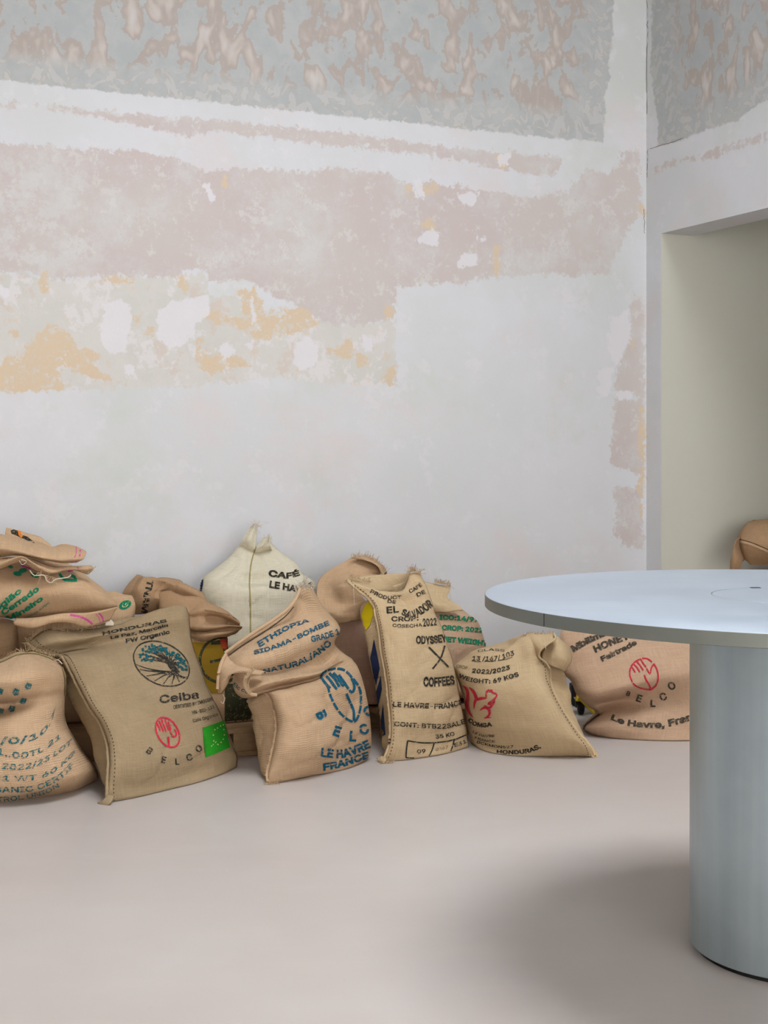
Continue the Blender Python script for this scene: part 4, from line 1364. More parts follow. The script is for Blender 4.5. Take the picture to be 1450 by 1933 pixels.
FS.text('Fairtrade', [(1137, 1249), (1170, 1233), (1203, 1216)], 13, I_FB, 12, bold=0.035)
zf = lambda l_: [(1020 + x / 5.0, 1160 + y / 5.0) for x, y in l_]
FS.strokes('printed_hand', [(zf([(868, 640), (845, 570), (855, 500), (900, 445), (950, 420)]), 2.6), (zf([(960, 415), (1010, 420), (1055, 450)]), 2.6),
                            (zf([(1070, 465), (1100, 520), (1112, 590), (1095, 660), (1050, 705)]), 2.8), (zf([(1045, 708), (960, 695), (900, 670), (872, 648)]), 2.6),
                            (zf([(858, 490), (880, 520), (895, 550)]), 2.6), (zf([(880, 470), (910, 500), (938, 545)]), 2.6), (zf([(905, 440), (940, 480), (972, 528)]), 2.8),
                            (zf([(950, 425), (975, 470), (1000, 500)]), 2.6), (zf([(1003, 510), (1035, 560), (1050, 500), (1075, 470)]), 2.6),
                            (zf([(980, 572), (1000, 620), (1030, 665), (1042, 708)]), [2.6, 3.4, 2.6, 3])], I_RED, 'red hand emblem in a ring')
FS.letters([('B', 1187, 1307, 25, 12), ('E', 1208, 1315, 18), ('L', 1233, 1325, 0), ('C', 1251, 1312, -22), ('O', 1266, 1292, -40)], 19, I_FB, 0.03)
FS.text('Le Havre, France', [(1153, 1358), (1180, 1368), (1220, 1373), (1255, 1372), (1298, 1361), (1335, 1348)], 13, I_FB, 18, bold=0.04)

# ---- G: green printed sack behind
PAL_H = 0.10
G_ = Sack('upright burlap sack lettered in green, half hidden behind the slim upright sack', J_PINK, [
    (5.230, 5.350, 0.02, 0.180, [(780, 1350), (850, 1354), (915, 1352), (930, 1345)]),
    (5.250, 5.370, 0.13, 0.198, [(775, 1310), (850, 1314), (910, 1310), (930, 1300)]),
    (5.270, 5.380, 0.14, 0.198, [(772, 1260), (850, 1262), (905, 1260), (925, 1254)]),
    (5.290, 5.390, 0.14, 0.180, [(775, 1215), (850, 1216), (900, 1218), (917, 1218)]),
    (5.310, 5.400, 0.12, 0.162, [(780, 1185), (845, 1185), (892, 1188), (909, 1190)]),
    (5.330, 5.400, 0.10, 0.126, [(785, 1160), (840, 1160), (885, 1164), (901, 1172)]),
    (5.350, 5.400, 0.06, 0.072, [(790, 1148), (830, 1152), (860, 1153), (885, 1160)]),
    (5.370, 5.410, 0.0, 0.027, [(795, 1142), (830, 1146), (855, 1149), (874, 1151)]),
], floor=PAL_H, amp=0.004)
G_.patch('neck_flap', [[(796, 1152, 5.230), (830, 1156, 5.230), (874, 1152, 5.260)], [(790, 1140, 5.210), (830, 1143, 5.230), (868, 1146, 5.270)],
                       [(786, 1124, 5.230), (825, 1130, 5.260), (845, 1128, 5.290)], [(784, 1108, 5.270), (820, 1112, 5.290), (850, 1114, 5.310)],
                       [(790, 1096, 5.310), (818, 1101, 5.330), (848, 1106, 5.330)]], J_PALE, amp=0.006)
G_.fray([P(820, 1101, 5.320), P(836, 1102, 5.320), P(851, 1108, 5.320)], 90, 0.02, 0.6)
G_.thread([(849, 1114, 5.280), (851, 1124, 5.270), (848, 1134, 5.270), (846, 1131, 5.270)], 0.0011)
G_.text('ICO:14/97', [(829, 1170), (865, 1171), (903, 1174)], 12.5, I_GREEN, 10, bold=0.04)
G_.text('CROP: 2022', [(834, 1189), (870, 1191), (911, 1194)], 12.5, I_GREEN, 11, bold=0.04)
G_.text('NET WEIGHT', [(834, 1211), (875, 1214), (919, 1219)], 13, I_GREEN, 12, bold=0.045)

# ---- H: plain tan sack behind, floppy neck
HS = Sack('plain tan sack with long floppy neck, standing behind the slim upright sack', burlap('mauve_brown_jute', (160, 130, 112), 280, 0.25), [
    (5.150, 5.210, 0.02, 0.180, [(612, 1358), (680, 1364), (740, 1364), (745, 1360)]),
    (5.170, 5.230, 0.12, 0.216, [(612, 1320), (680, 1326), (740, 1326), (745, 1320)]),
    (5.190, 5.240, 0.12, 0.216, [(612, 1280), (660, 1284), (740, 1284), (745, 1280)]),
    (5.210, 5.250, 0.12, 0.198, [(612, 1235), (660, 1238), (735, 1238), (745, 1235)]),
    (5.230, 5.260, 0.10, 0.180, [(612, 1195), (660, 1192), (730, 1190), (745, 1190)]),
    (5.240, 5.270, 0.05, 0.126, [(612, 1165), (660, 1162), (725, 1160), (745, 1162)]),
    (5.270, 5.290, 0.0, 0.045, [(612, 1150), (660, 1146), (720, 1146), (745, 1150)]),
], floor=PAL_H, amp=0.006)
HS.patch('neck_flap', [[(604, 1180, 5.060), (640, 1178, 5.020), (670, 1172, 5.020), (700, 1164, 5.060)], [(604, 1158, 5.060), (640, 1160, 5.000), (668, 1158, 5.000), (698, 1150, 5.040)],
                       [(600, 1138, 5.080), (630, 1138, 5.060), (655, 1142, 5.040), (690, 1134, 5.060)], [(598, 1118, 5.110), (625, 1116, 5.090), (650, 1108, 5.040), (680, 1118, 5.080)],
                       [(602, 1096, 5.160), (630, 1094, 5.120), (652, 1092, 5.080), (680, 1104, 5.120), (720, 1112, 5.160)],
                       [(620, 1078, 5.210), (650, 1076, 5.200), (680, 1078, 5.180), (715, 1090, 5.180)],
                       [(645, 1064, 5.240), (672, 1060, 5.240), (700, 1064, 5.220), (722, 1080, 5.210)], [(664, 1052, 5.260), (682, 1049, 5.260), (708, 1058, 5.240), (729, 1080, 5.220)]],
         J_TAN, amp=0.006)
HS.patch('neck_rim', [[(664, 1053, 5.240), (690, 1056, 5.190), (715, 1068, 5.170), (722, 1086, 5.180)], [(690, 1049, 5.260), (706, 1056, 5.240), (722, 1068, 5.220), (730, 1080, 5.210)],
                      [(700, 1054, 5.280), (715, 1062, 5.260), (728, 1074, 5.240), (728, 1090, 5.220)]], J_TAN, amp=0.003)
HS.fray([P(664, 1053, 5.220), P(684, 1049, 5.240), P(708, 1057, 5.210), P(730, 1079, 5.190)], 110, 0.018, 0.7)

# ---- I: white sack
IS = Sack('tall off-white woven sack with a central seam and two twisted frayed ears', J_WHITE, [
    (5.120, 5.260, 0.02, 0.08, [(395, 1372), (470, 1378), (560, 1374), (598, 1368)]),
    (5.120, 5.260, 0.06, 0.08, [(385, 1330), (470, 1338), (560, 1334), (598, 1328)]),
    (5.120, 5.250, 0.09, 0.12, [(380, 1280), (470, 1286), (560, 1282), (598, 1276)]),
    (5.100, 5.240, 0.16, 0.156, [(378, 1230), (470, 1234), (560, 1230), (598, 1226)]),
    (5.120, 5.250, 0.16, 0.156, [(377, 1180), (470, 1184), (550, 1180), (598, 1176)]),
    (5.140, 5.260, 0.15, 0.144, [(375, 1140), (470, 1144), (550, 1140), (598, 1134)]),
    (5.150, 5.270, 0.14, 0.132, [(377, 1110), (430, 1112), (490, 1110), (550, 1106), (594, 1100)]),
    (5.170, 5.270, 0.13, 0.120, [(384, 1090), (430, 1094), (472, 1098, 0.03), (520, 1096, 0.025), (572, 1084)]),
    (5.190, 5.280, 0.10, 0.096, [(402, 1076), (440, 1078), (480, 1078), (530, 1072), (560, 1064)]),
    (5.220, 5.280, 0.08, 0.072, [(426, 1058), (450, 1060), (480, 1062), (510, 1056), (542, 1050)]),
    (5.240, 5.280, 0.05, 0.048, [(446, 1036), (462, 1042), (482, 1046), (500, 1040), (520, 1034)]),
    (5.250, 5.270, 0.02, 0.024, [(460, 1018), (470, 1026), (484, 1034), (498, 1026), (510, 1018)]),
], floor=PAL_H, amp=0.006, cloth=(216, 209, 190))
IS.patch('twisted_ear', [[(446, 1044, 5.27), (460, 1046, 5.25), (478, 1052, 5.25)], [(456, 1022, 5.210), (468, 1024, 5.190), (482, 1034, 5.210)],
                         [(464, 1008, 5.220), (474, 1008, 5.200), (484, 1014, 5.220)], [(474, 994, 5.230), (480, 993, 5.220), (485, 998, 5.230)], [(479, 990, 5.240), (482, 989, 5.240), (485, 991, 5.240)]], nu=26, amp=0.005)
IS.patch('twisted_ear', [[(480, 1054, 5.25), (494, 1050, 5.25), (516, 1044, 5.27)], [(484, 1034, 5.200), (496, 1030, 5.190), (510, 1028, 5.210)],
                         [(492, 1022, 5.210), (500, 1018, 5.200), (511, 1020, 5.220)], [(500, 1016, 5.220), (505, 1013, 5.220), (511, 1017, 5.230)]], nu=26, amp=0.004)
IS.fray([P(478, 992, 5.220), P(483, 989, 5.220), P(486, 996, 5.220)], 30, 0.03, 0.9, (0.2, 0, 0.3), M_THREAD)
IS.fray([P(498, 1016, 5.200), P(505, 1013, 5.200), P(512, 1018, 5.200)], 30, 0.016, 0.9, (0.3, 0, 0.2), M_THREAD)
IS.strokes('centre_seam', [([(484, 1030), (478, 1048), (473, 1072), (471, 1098), (472, 1125), (473, 1160), (473, 1200), (474, 1250)], 2.6)], I_OLIVE, 'olive stitched seam line')
IS.text('CAFÉ', [(506, 1087), (525, 1090), (545, 1092), (566, 1086)], 16, I_BLACK, 13, bold=0.04)
IS.text('LE HAVRE', [(508, 1109), (535, 1113), (560, 1116), (590, 1108)], 17, I_BLACK, 12, bold=0.04)
IS.fill('blue_print', [[(377, 1102), (380, 1094), (385, 1090), (384, 1104), (381, 1116), (376, 1114)]], I_NAVY, 'blue printed patch')

# ---- K: sack under the left pile, green logo
K_ = Sack('tan sack with small green oval logo and magenta stripes, under the left pile', J_TAN, [
    (4.80, 4.86, 0.02, 0.12, [(36, 1372), (140, 1380), (220, 1378), (256, 1372)]),
    (4.81, 4.87, 0.06, 0.12, [(34, 1340), (140, 1344), (220, 1340), (256, 1332)]),
    (4.82, 4.88, 0.07, 0.12, [(33, 1280), (140, 1284), (220, 1280), (256, 1274)]),
    (4.83, 4.88, 0.07, 0.12, [(32, 1220), (140, 1222), (220, 1218), (256, 1212)]),
    (4.84, 4.87, 0.06, 0.06, [(32, 1180), (140, 1184), (215, 1180), (254, 1166)]),
    (4.84, 4.87, 0.05, 0.03, [(34, 1166), (150, 1164), (215, 1158), (256, 1145)]),
    (4.85, 4.87, 0.03, 0.02, [(60, 1152), (150, 1142), (225, 1130), (251, 1127)]),
    (4.86, 4.88, 0.0, 0.02, [(150, 1126), (200, 1116), (228, 1119), (244, 1124)]),
], floor=PAL_H, amp=0.005)
K_.patch('neck_flap', [[(30, 1168, 4.42), (70, 1166, 4.40), (120, 1158, 4.42), (170, 1156, 4.48), (222, 1146, 4.56)],
                       [(26, 1176, 4.40), (66, 1176, 4.38), (110, 1168, 4.40), (140, 1170, 4.44), (190, 1164, 4.52), (216, 1154, 4.56)],
                       [(34, 1182, 4.41), (64, 1185, 4.38), (100, 1175, 4.40), (134, 1174, 4.44), (160, 1182, 4.48), (206, 1172, 4.56)]], amp=0.003)
K_.strokes('magenta_stripe', [([(132, 1161), (150, 1164), (164, 1170), (174, 1178)], 4), ([(186, 1157), (192, 1164), (195, 1176)], 3.4), ([(180, 1158), (186, 1166), (189, 1178)], 1.4)], I_PINK, 'magenta woven stripes')
K_.patch('paper_tag', [[(198, 1181, 4.60), (214, 1181, 4.60)], [(200, 1174, 4.60), (215, 1176, 4.60)], [(205, 1168, 4.60), (210, 1170, 4.60)]], M_THREAD, 0.0, 0.001, 8)['label'] = 'white paper tag'
L = loc2((236, 1142), (11, -5), (3, 7))
K_.fill('green_logo', [ell((236, 1142), (11, -5), (3, 7), 20)[:-1]], I_GREEN, 'green oval logo')
K_.strokes('logo_line', [([L(-0.2, -0.6), L(-0.45, 0.2), L(0, 0.5), L(0.5, 0.2), L(0.6, -0.3)], 1.8), ([L(0, 0.1), L(0.3, -0.3)], 1.4)], I_PALE)
K_.fill('printed_mark', [[(196, 1114), (201, 1115), (201, 1119), (197, 1118)]], I_GREEN)

# ---- M: brown sack at the very left
MS = Sack('plain brown sack standing under the left pile, cut by the left edge', J_BROWN, [
    (4.580, 4.640, 0.02, 0.160, [(-150, 1388), (-60, 1400), (0, 1400), (24, 1394)]),
    (4.600, 4.650, 0.08, 0.176, [(-160, 1330), (-60, 1336), (0, 1334), (30, 1328)]),
    (4.620, 4.660, 0.09, 0.176, [(-160, 1270), (-60, 1274), (0, 1272), (31, 1266)]),
    (4.640, 4.670, 0.08, 0.160, [(-155, 1220), (-60, 1222), (0, 1220), (31, 1216)]),
    (4.660, 4.680, 0.06, 0.112, [(-145, 1185), (-60, 1184), (0, 1182), (30, 1182)]),
    (4.680, 4.690, 0.0, 0.032, [(-130, 1170), (-60, 1166), (0, 1166), (28, 1172)]),
], floor=PAL_H, amp=0.004)

# ---- J: sack lying on top of the left pile
JS = Sack('bulging sack with green lettering lying on top of the left pile, neck folded back', J_TAN, [
    (4.580, 4.660, 0.02, 0.050, [(-110, 1158), (0, 1168), (60, 1168), (130, 1161), (170, 1158), (207, 1152)]),
    (4.580, 4.660, 0.14, 0.070, [(-120, 1148), (0, 1156), (60, 1155), (130, 1150), (180, 1148), (222, 1143)]),
    (4.600, 4.670, 0.20, 0.100, [(-126, 1124), (0, 1130), (60, 1128), (120, 1122), (170, 1122), (212, 1131)]),
    (4.620, 4.680, 0.20, 0.110, [(-122, 1100), (0, 1104), (60, 1102), (120, 1098), (165, 1100), (197, 1114)]),
    (4.650, 4.690, 0.16, 0.100, [(-112, 1080), (0, 1082), (50, 1080), (100, 1078), (150, 1082), (178, 1099)]),
    (4.690, 4.700, 0.10, 0.070, [(-100, 1066), (0, 1066), (50, 1062), (100, 1062), (140, 1066), (160, 1084)]),
    (4.730, 4.730, 0.04, 0.020, [(-80, 1056), (0, 1054), (50, 1050), (100, 1052), (145, 1072)]),
], floor=0.46, amp=0.007)
JS.patch('neck_flap', [[(-60, 1084, 4.46), (0, 1074, 4.46), (20, 1066, 4.46), (41, 1062, 4.46), (70, 1078, 4.46), (100, 1084, 4.47), (130, 1076, 4.50), (166, 1084, 4.56)],
                       [(-60, 1070, 4.42), (0, 1064, 4.42), (22, 1056, 4.42), (41, 1050, 4.42), (64, 1064, 4.42), (96, 1080, 4.43), (125, 1076, 4.47), (176, 1074, 4.55)],
                       [(-60, 1062, 4.45), (0, 1056, 4.46), (24, 1052, 4.46), (44, 1051, 4.46), (70, 1058, 4.46), (100, 1068, 4.46), (140, 1068, 4.50), (172, 1068, 4.56)]], amp=0.004)
JS.patch('neck_roll', [[(-60, 1062, 4.52), (0, 1050, 4.50), (40, 1050, 4.46), (80, 1058, 4.46), (115, 1064, 4.48), (145, 1061, 4.52)],
                       [(-60, 1040, 4.44), (0, 1036, 4.43), (40, 1042, 4.42), (80, 1052, 4.42), (120, 1058, 4.44), (158, 1054, 4.50)],
                       [(-60, 1018, 4.46), (0, 1020, 4.46), (40, 1030, 4.45), (80, 1040, 4.45), (120, 1046, 4.46), (162, 1046, 4.52)],
                       [(-60, 1004, 4.54), (0, 1011, 4.55), (40, 1020, 4.54), (75, 1030, 4.53), (100, 1034, 4.53), (130, 1036, 4.53), (161, 1041, 4.55)],
                       [(-60, 1000, 4.62), (0, 1010, 4.63), (40, 1016, 4.62), (75, 1024, 4.60), (98, 1032, 4.59), (118, 1027, 4.57), (145, 1032, 4.57)]], amp=0.006, nu=90)
JS.patch('neck_flap', [[(8, 1020, 4.62), (30, 1024, 4.60), (60, 1030, 4.60), (95, 1036, 4.60)], [(10, 1008, 4.63), (30, 1012, 4.62), (58, 1018, 4.62), (96, 1030, 4.62)],
                       [(12, 996, 4.64), (30, 1000, 4.64), (54, 1008, 4.64), (74, 1013, 4.64), (92, 1026, 4.64)]], amp=0.003)
JS.fill('dark_print', [[(18, 997), (34, 1003), (40, 1010), (52, 1014), (62, 1022), (66, 1027), (52, 1022), (38, 1015), (22, 1008)]], I_BLACK, 'dark multicolour print')
JS.fill('orange_print', [[(33, 1002), (40, 1005), (38, 1010), (44, 1012), (40, 1017), (35, 1011)]], I_ORANGE, 'orange printed patch', lift=0.0034)
JS.strokes('magenta_stripe', [([(143, 1033), (144, 1042), (141, 1052), (134, 1060)], 1.6), ([(151, 1036), (151, 1046), (146, 1056), (137, 1062)], 3.4),
                              ([(152, 1068), (145, 1074), (128, 1080)], 4), ([(40, 1068), (50, 1072), (58, 1074)], 3), ([(88, 1081), (96, 1084)], 3)], I_PINK, 'magenta woven stripes')
JS.thread([(56, 1076, 4.36), (64, 1086, 4.36), (84, 1086, 4.36), (88, 1096, 4.36), (97, 1100, 4.36), (104, 1094, 4.36), (112, 1092, 4.37), (128, 1090, 4.4), (134, 1085, 4.42)], 0.0016)
JS.thread([(36, 1058, 4.38), (42, 1066, 4.37), (50, 1060, 4.37), (40, 1056, 4.37)], 0.001)
JS.fray([P(166, 1084, 4.54), P(177, 1073, 4.53)], 50, 0.012, 0.7)
JS.fray([P(70, 1080, 4.42), P(100, 1092, 4.42), P(108, 1104, 4.42)], 50, 0.02, 0.7, (0, -0.2, -0.6))
JS.text('Região', [(-20, 1163), (5, 1146), (42, 1117)], 14, I_GREEN, 13, bold=0.035)
JS.text('Cerrado', [(6, 1161), (38, 1140), (75, 1114)], 14, I_GREEN, 13, bold=0.035)
JS.text('Mineiro', [(14, 1172), (46, 1156), (82, 1131)], 13, I_GREEN, 12, bold=0.035)
JS.text('denominação de origem', [(46, 1168), (70, 1156), (93, 1138)], 5, I_GREEN, 5, bold=0.01)
JS.fill('green_logo', [ell((x, y), (rx, ry), (-ry * 0.4, rx * 0.55), 14)[:-1] for x, y, rx, ry in ((20, 1071, 5, 1), (33, 1084, 8, 1.5), (43, 1078, 8, -2), (66, 1087, 8, 2))], I_GREEN)
JS.strokes('green_frame', [([(112, 1084), (118, 1092), (124, 1097)], 5), ([(122, 1095), (132, 1096), (145, 1096)], 5), ([(143, 1096), (140, 1090), (133, 1086)], 5)], I_GREEN)

# ---- L: sack with rolled neck behind the tree sack, colourful print
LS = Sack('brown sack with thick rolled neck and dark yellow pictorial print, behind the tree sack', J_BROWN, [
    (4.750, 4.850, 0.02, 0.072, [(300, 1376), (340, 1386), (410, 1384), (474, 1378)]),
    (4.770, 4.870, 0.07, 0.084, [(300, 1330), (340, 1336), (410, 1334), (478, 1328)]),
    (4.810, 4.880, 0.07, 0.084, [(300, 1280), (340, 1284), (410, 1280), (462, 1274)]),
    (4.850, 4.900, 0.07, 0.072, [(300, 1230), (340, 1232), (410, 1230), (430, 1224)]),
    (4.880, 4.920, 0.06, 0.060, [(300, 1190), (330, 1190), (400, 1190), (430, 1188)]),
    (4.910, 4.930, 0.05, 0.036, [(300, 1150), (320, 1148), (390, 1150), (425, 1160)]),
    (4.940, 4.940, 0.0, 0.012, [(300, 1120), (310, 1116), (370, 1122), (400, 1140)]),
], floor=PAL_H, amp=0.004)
LS.patch('neck_roll', [[(238, 1160, 4.970), (268, 1158, 4.950), (300, 1156, 4.950), (345, 1148, 4.970)], [(232, 1138, 4.950), (262, 1134, 4.900), (292, 1132, 4.910), (340, 1130, 4.950), (392, 1140, 4.970)],
                       [(232, 1120, 4.970), (262, 1114, 4.890), (290, 1116, 4.920), (320, 1124, 4.950), (352, 1130, 4.940), (390, 1136, 4.960)],
                       [(246, 1098, 5.000), (268, 1096, 4.920), (286, 1102, 4.940), (320, 1112, 4.930), (350, 1116, 4.910), (388, 1130, 4.940)],
                       [(256, 1087, 5.030), (272, 1086, 4.950), (290, 1090, 4.950), (320, 1098, 4.930), (350, 1106, 4.920), (384, 1122, 4.950)],
                       [(260, 1085, 5.070), (283, 1083, 5.030), (314, 1090, 5.010), (345, 1096, 5.000), (368, 1109, 4.990), (383, 1121, 4.990)]], amp=0.009, nu=80)
LS.patch('neck_flap', [[(356, 1146, 4.93), (378, 1137, 4.90), (400, 1141, 4.88), (428, 1154, 4.90), (448, 1170, 4.93)],
                       [(357, 1158, 4.86), (380, 1152, 4.85), (404, 1155, 4.85), (430, 1164, 4.88), (453, 1177, 4.92)],
                       [(358, 1168, 4.86), (382, 1164, 4.86), (402, 1166, 4.90), (422, 1172, 4.92), (452, 1181, 4.93)],
                       [(358, 1174, 4.84), (382, 1174, 4.84), (402, 1175, 4.92), (422, 1178, 4.92), (454, 1183, 4.92)],
                       [(358, 1186, 4.82), (384, 1185, 4.80), (408, 1184, 4.82), (432, 1181, 4.85), (457, 1183, 4.91)],
                       [(358, 1193, 4.85), (384, 1192, 4.84), (410, 1190, 4.85), (434, 1187, 4.88), (456, 1186, 4.92)],
                       [(359, 1198, 4.83), (384, 1199, 4.81), (408, 1197, 4.82), (432, 1194, 4.86), (452, 1189, 4.92)],
                       [(360, 1206, 4.85), (382, 1210, 4.83), (402, 1206, 4.84), (428, 1201, 4.87), (448, 1193, 4.93)],
                       [(362, 1209, 4.90), (378, 1214, 4.88), (398, 1209, 4.88), (426, 1203, 4.90), (444, 1196, 4.94)]], amp=0.004, nu=60)
LS.strokes('stitching', [([(386, 1152), (410, 1156), (432, 1162), (446, 1170)], 1.2)], M_STITCH)
LS.fray([P(380, 1208, 4.880), P(400, 1208, 4.880), P(420, 1204, 4.880)], 60, 0.012, 0.6, (0, -0.2, -0.5))
LS.text('TNAM', [(278, 1094), (274, 1112), (270, 1132), (267, 1156)], 17, I_BLACK, 16, bold=0.035)
I_MUST = ink('mustard_ink', (124, 96, 26), TAN, 0.7)
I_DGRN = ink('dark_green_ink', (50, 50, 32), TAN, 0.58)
LS.fill('mustard_print', [[(356, 1212), (400, 1214), (420, 1210), (436, 1230), (436, 1280), (420, 1310), (400, 1308), (380, 1290), (366, 1250)]], I_MUST, 'mustard yellow printed ground')
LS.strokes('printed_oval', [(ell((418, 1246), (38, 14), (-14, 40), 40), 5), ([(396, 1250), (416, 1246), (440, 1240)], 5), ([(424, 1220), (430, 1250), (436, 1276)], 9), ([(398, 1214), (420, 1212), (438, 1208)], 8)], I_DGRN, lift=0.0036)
LS.fill('dark_print', [[(424, 1290), (452, 1292), (468, 1306), (477, 1330), (477, 1350), (473, 1376), (440, 1382), (424, 1382)]], I_DGRN, 'dark green print with the shade between the sacks painted in')  # green print, its fill also darkening the cloth for the shade between sacks
LS.strokes('printed_lines', [([(452, 1316), (450, 1332), (440, 1342), (434, 1352)], 3), ([(446, 1356), (440, 1368), (432, 1376)], 2.5)], I_BLACK, lift=0.004)
LS.fill('red_print', [[(414, 1206), (432, 1203), (432, 1222), (420, 1226), (416, 1218)]], ink('dull_red_ink', (150, 58, 38), TAN, 0.7), 'dull red printed patch', lift=0.004)

# ---- alcove stack: sacks lying on one another beyond the opening
def lying(label, y0, y1, x0, mat, z, amp=0.009):
    hgt = y1 - y0
    mid_ = (y0 + y1) / 2
    zz = 5.95
    fl = max(0.0, H - (y1 - HY) / F * (zz - 0.05))
    return Sack(label, mat, [
        (zz, zz + 0.25, 0.02, 0.2, [(x0 + 22, y1), (x0 + 100, y1 + 4), (x0 + 220, y1 + 2), (x0 + 300, y1 - 6)]),
        (zz, zz + 0.25, 0.13, 0.25, [(x0 + 6, y1 - hgt * 0.22), (x0 + 100, y1 - hgt * 0.14), (x0 + 220, y1 - hgt * 0.16), (x0 + 330, y1 - hgt * 0.25)]),
        (zz, zz + 0.25, 0.17, 0.28, [(x0, mid_), (x0 + 60, mid_ + hgt * 0.1), (x0 + 200, mid_ + hgt * 0.08), (x0 + 340, mid_)]),
        (zz + 0.02, zz + 0.27, 0.14, 0.25, [(x0 + 6, y0 + hgt * 0.3), (x0 + 60, y0 + hgt * 0.28), (x0 + 200, y0 + hgt * 0.22), (x0 + 332, y0 + hgt * 0.28)]),
        (zz + 0.08, zz + 0.33, 0.06, 0.16, [(x0 + 16, y0 + hgt * 0.12), (x0 + 60, y0 + hgt * 0.02), (x0 + 200, y0), (x0 + 320, y0 + hgt * 0.1)]),
        (zz + 0.16, zz + 0.4, 0.0, 0.02, [(x0 + 24, y0 + hgt * 0.08), (x0 + 60, y0 + hgt * 0.0), (x0 + 200, y0 - 2), (x0 + 310, y0 + hgt * 0.06)]),
    ], floor=fl, amp=amp, group='sacks stacked in the alcove')


P1 = lying('brown burlap sack lying on top of the stack in the alcove at right', 976, 1069, 1395, J_BROWN, 0.58)
P1.strokes('side_seam', [([(1391, 1021), (1415, 1026), (1435, 1034), (1470, 1050)], 3.5)], J_TAN)
P1.strokes('stitching', [([(1396, 1018), (1415, 1023), (1436, 1031), (1470, 1047)], 1.2)], M_STITCH)
P1.patch('end_flap', [[(1397, 1014, 5.93), (1400, 1030, 5.95), (1412, 1050, 5.96)], [(1389, 1022, 5.90), (1394, 1040, 5.92), (1404, 1058, 5.94)],
                      [(1384, 1040, 5.90), (1390, 1050, 5.90), (1400, 1062, 5.92)], [(1380, 1058, 5.92), (1386, 1066, 5.90), (1397, 1074, 5.92)],
                      [(1379, 1076, 5.94), (1384, 1080, 5.92), (1394, 1082, 5.93)]], amp=0.006, nu=26)
P2 = lying('brown burlap sack lying second from the top of the alcove stack', 1074, 1164, 1396, J_BROWN, 0.4)
P3 = lying('brown burlap sack in the middle of the alcove stack, hidden low behind the table', 1170, 1246, 1392, J_BROWN, 0.2)
P4 = lying('brown burlap sack at the bottom of the alcove stack, hidden behind the table', 1252, 1313, 1394, J_BROWN, 0.0)

# ------------------------------------------------------------------ pallets under the back row
k = NT('rough_pallet_wood')
p = k.n('ShaderNodeTexCoord').outputs['Object']
gr = k.noise(k.mapping(p, (2, 40, 40)), 1.5, 4, 0.6)
M_PAL = k.done(k.mix(gr, lin((118, 92, 66)), lin((168, 138, 104))), 0.85, 0, k.bump(gr, 0.3, 0.004), 0.15)
PA = np.array([math.cos(TH), math.sin(TH)])           # along the pallet front, to the right
PB = np.array([-math.sin(TH), math.cos(TH)])          # towards the wall


def pallet(label, ox, oy, length, depth):
    base = np.array([ox, oy])

    def fr(x, y, z):
        q = base + PA * x + PB * y
        return (q[0], q[1], z)
    c = fr(length / 2, depth / 2, 0)
    r = thing('wooden_pallet', label, 'pallet', c, 'pallets under the back row of sacks')
    nb = 5 if depth > 0.5 else 4
    for i in range(nb):
        y0 = i * (depth - 0.095) / (nb - 1)
        boxes('deck_board', [(0, length, y0, y0 + 0.095, 0.080, 0.098)], M_PAL, r, 0.002, fr)
    for i in range(3):
        y0 = i * (depth - 0.09) / 2
        for j in range(3):
            x0 = j * (length - 0.12) / 2
            boxes('spacer_block', [(x0, x0 + 0.12, y0 + 0.002, y0 + 0.088, 0.018, 0.080)], M_PAL, r, 0.002, fr)
        boxes('base_board', [(0, length, y0, y0 + 0.09, 0.001, 0.018)], M_PAL, r, 0.002, fr)
    return r


def line_at(X):
    return 4.93 + 0.459 * (X + 0.047)


for x_, lb in ((-1.66, 'rough wooden pallet under the left pile of sacks'), (-0.82, 'rough wooden pallet under the off-white sack and its neighbours'),
               (0.02 - 0.0, 'rough wooden pallet under the green-lettered sack')):
    pallet(lb, x_, line_at(x_) + (0.15 if x_ < -1.5 else 0.0), 0.80 if x_ < 0 else 0.52, 0.42 if x_ < -1.5 else 0.6)

# ------------------------------------------------------------------ yellow trolley in the corner
M_YEL = plain('yellow_enamel', (214, 186, 20), 0.4, spec=0.5)
M_RUB = plain('black_rubber', (24, 24, 24), 0.7)
tz = 5.5
tr = thing('platform_trolley', 'yellow trolley with black castors in the corner behind the rosy sack', 'trolley', P(1180, 1340, tz) * np.array([1, 1, 0]))
boxes('deck', [(P(1098, 0, tz)[0], P(1300, 0, tz)[0], tz - 0.04, tz + 0.2, 0.062, 0.085)], M_YEL, tr, 0.004)
boxes('deck_lip', [(P(1085, 0, tz)[0], P(1098, 0, tz)[0], tz - 0.045, tz + 0.03, 0.058, 0.118)], M_YEL, tr, 0.003)
boxes('deck_bumper', [(P(1076, 0, tz)[0], P(1085, 0, tz)[0], tz - 0.045, tz + 0.02, 0.075, 0.122)], M_RUB, tr, 0.004)
tubes('diagonal_brace', [[P(1094, 1316, tz - 0.05), P(1110, 1332, tz - 0.06), P(1127, 1349, tz - 0.07)]], 0.009, M_YEL, tr, 8)


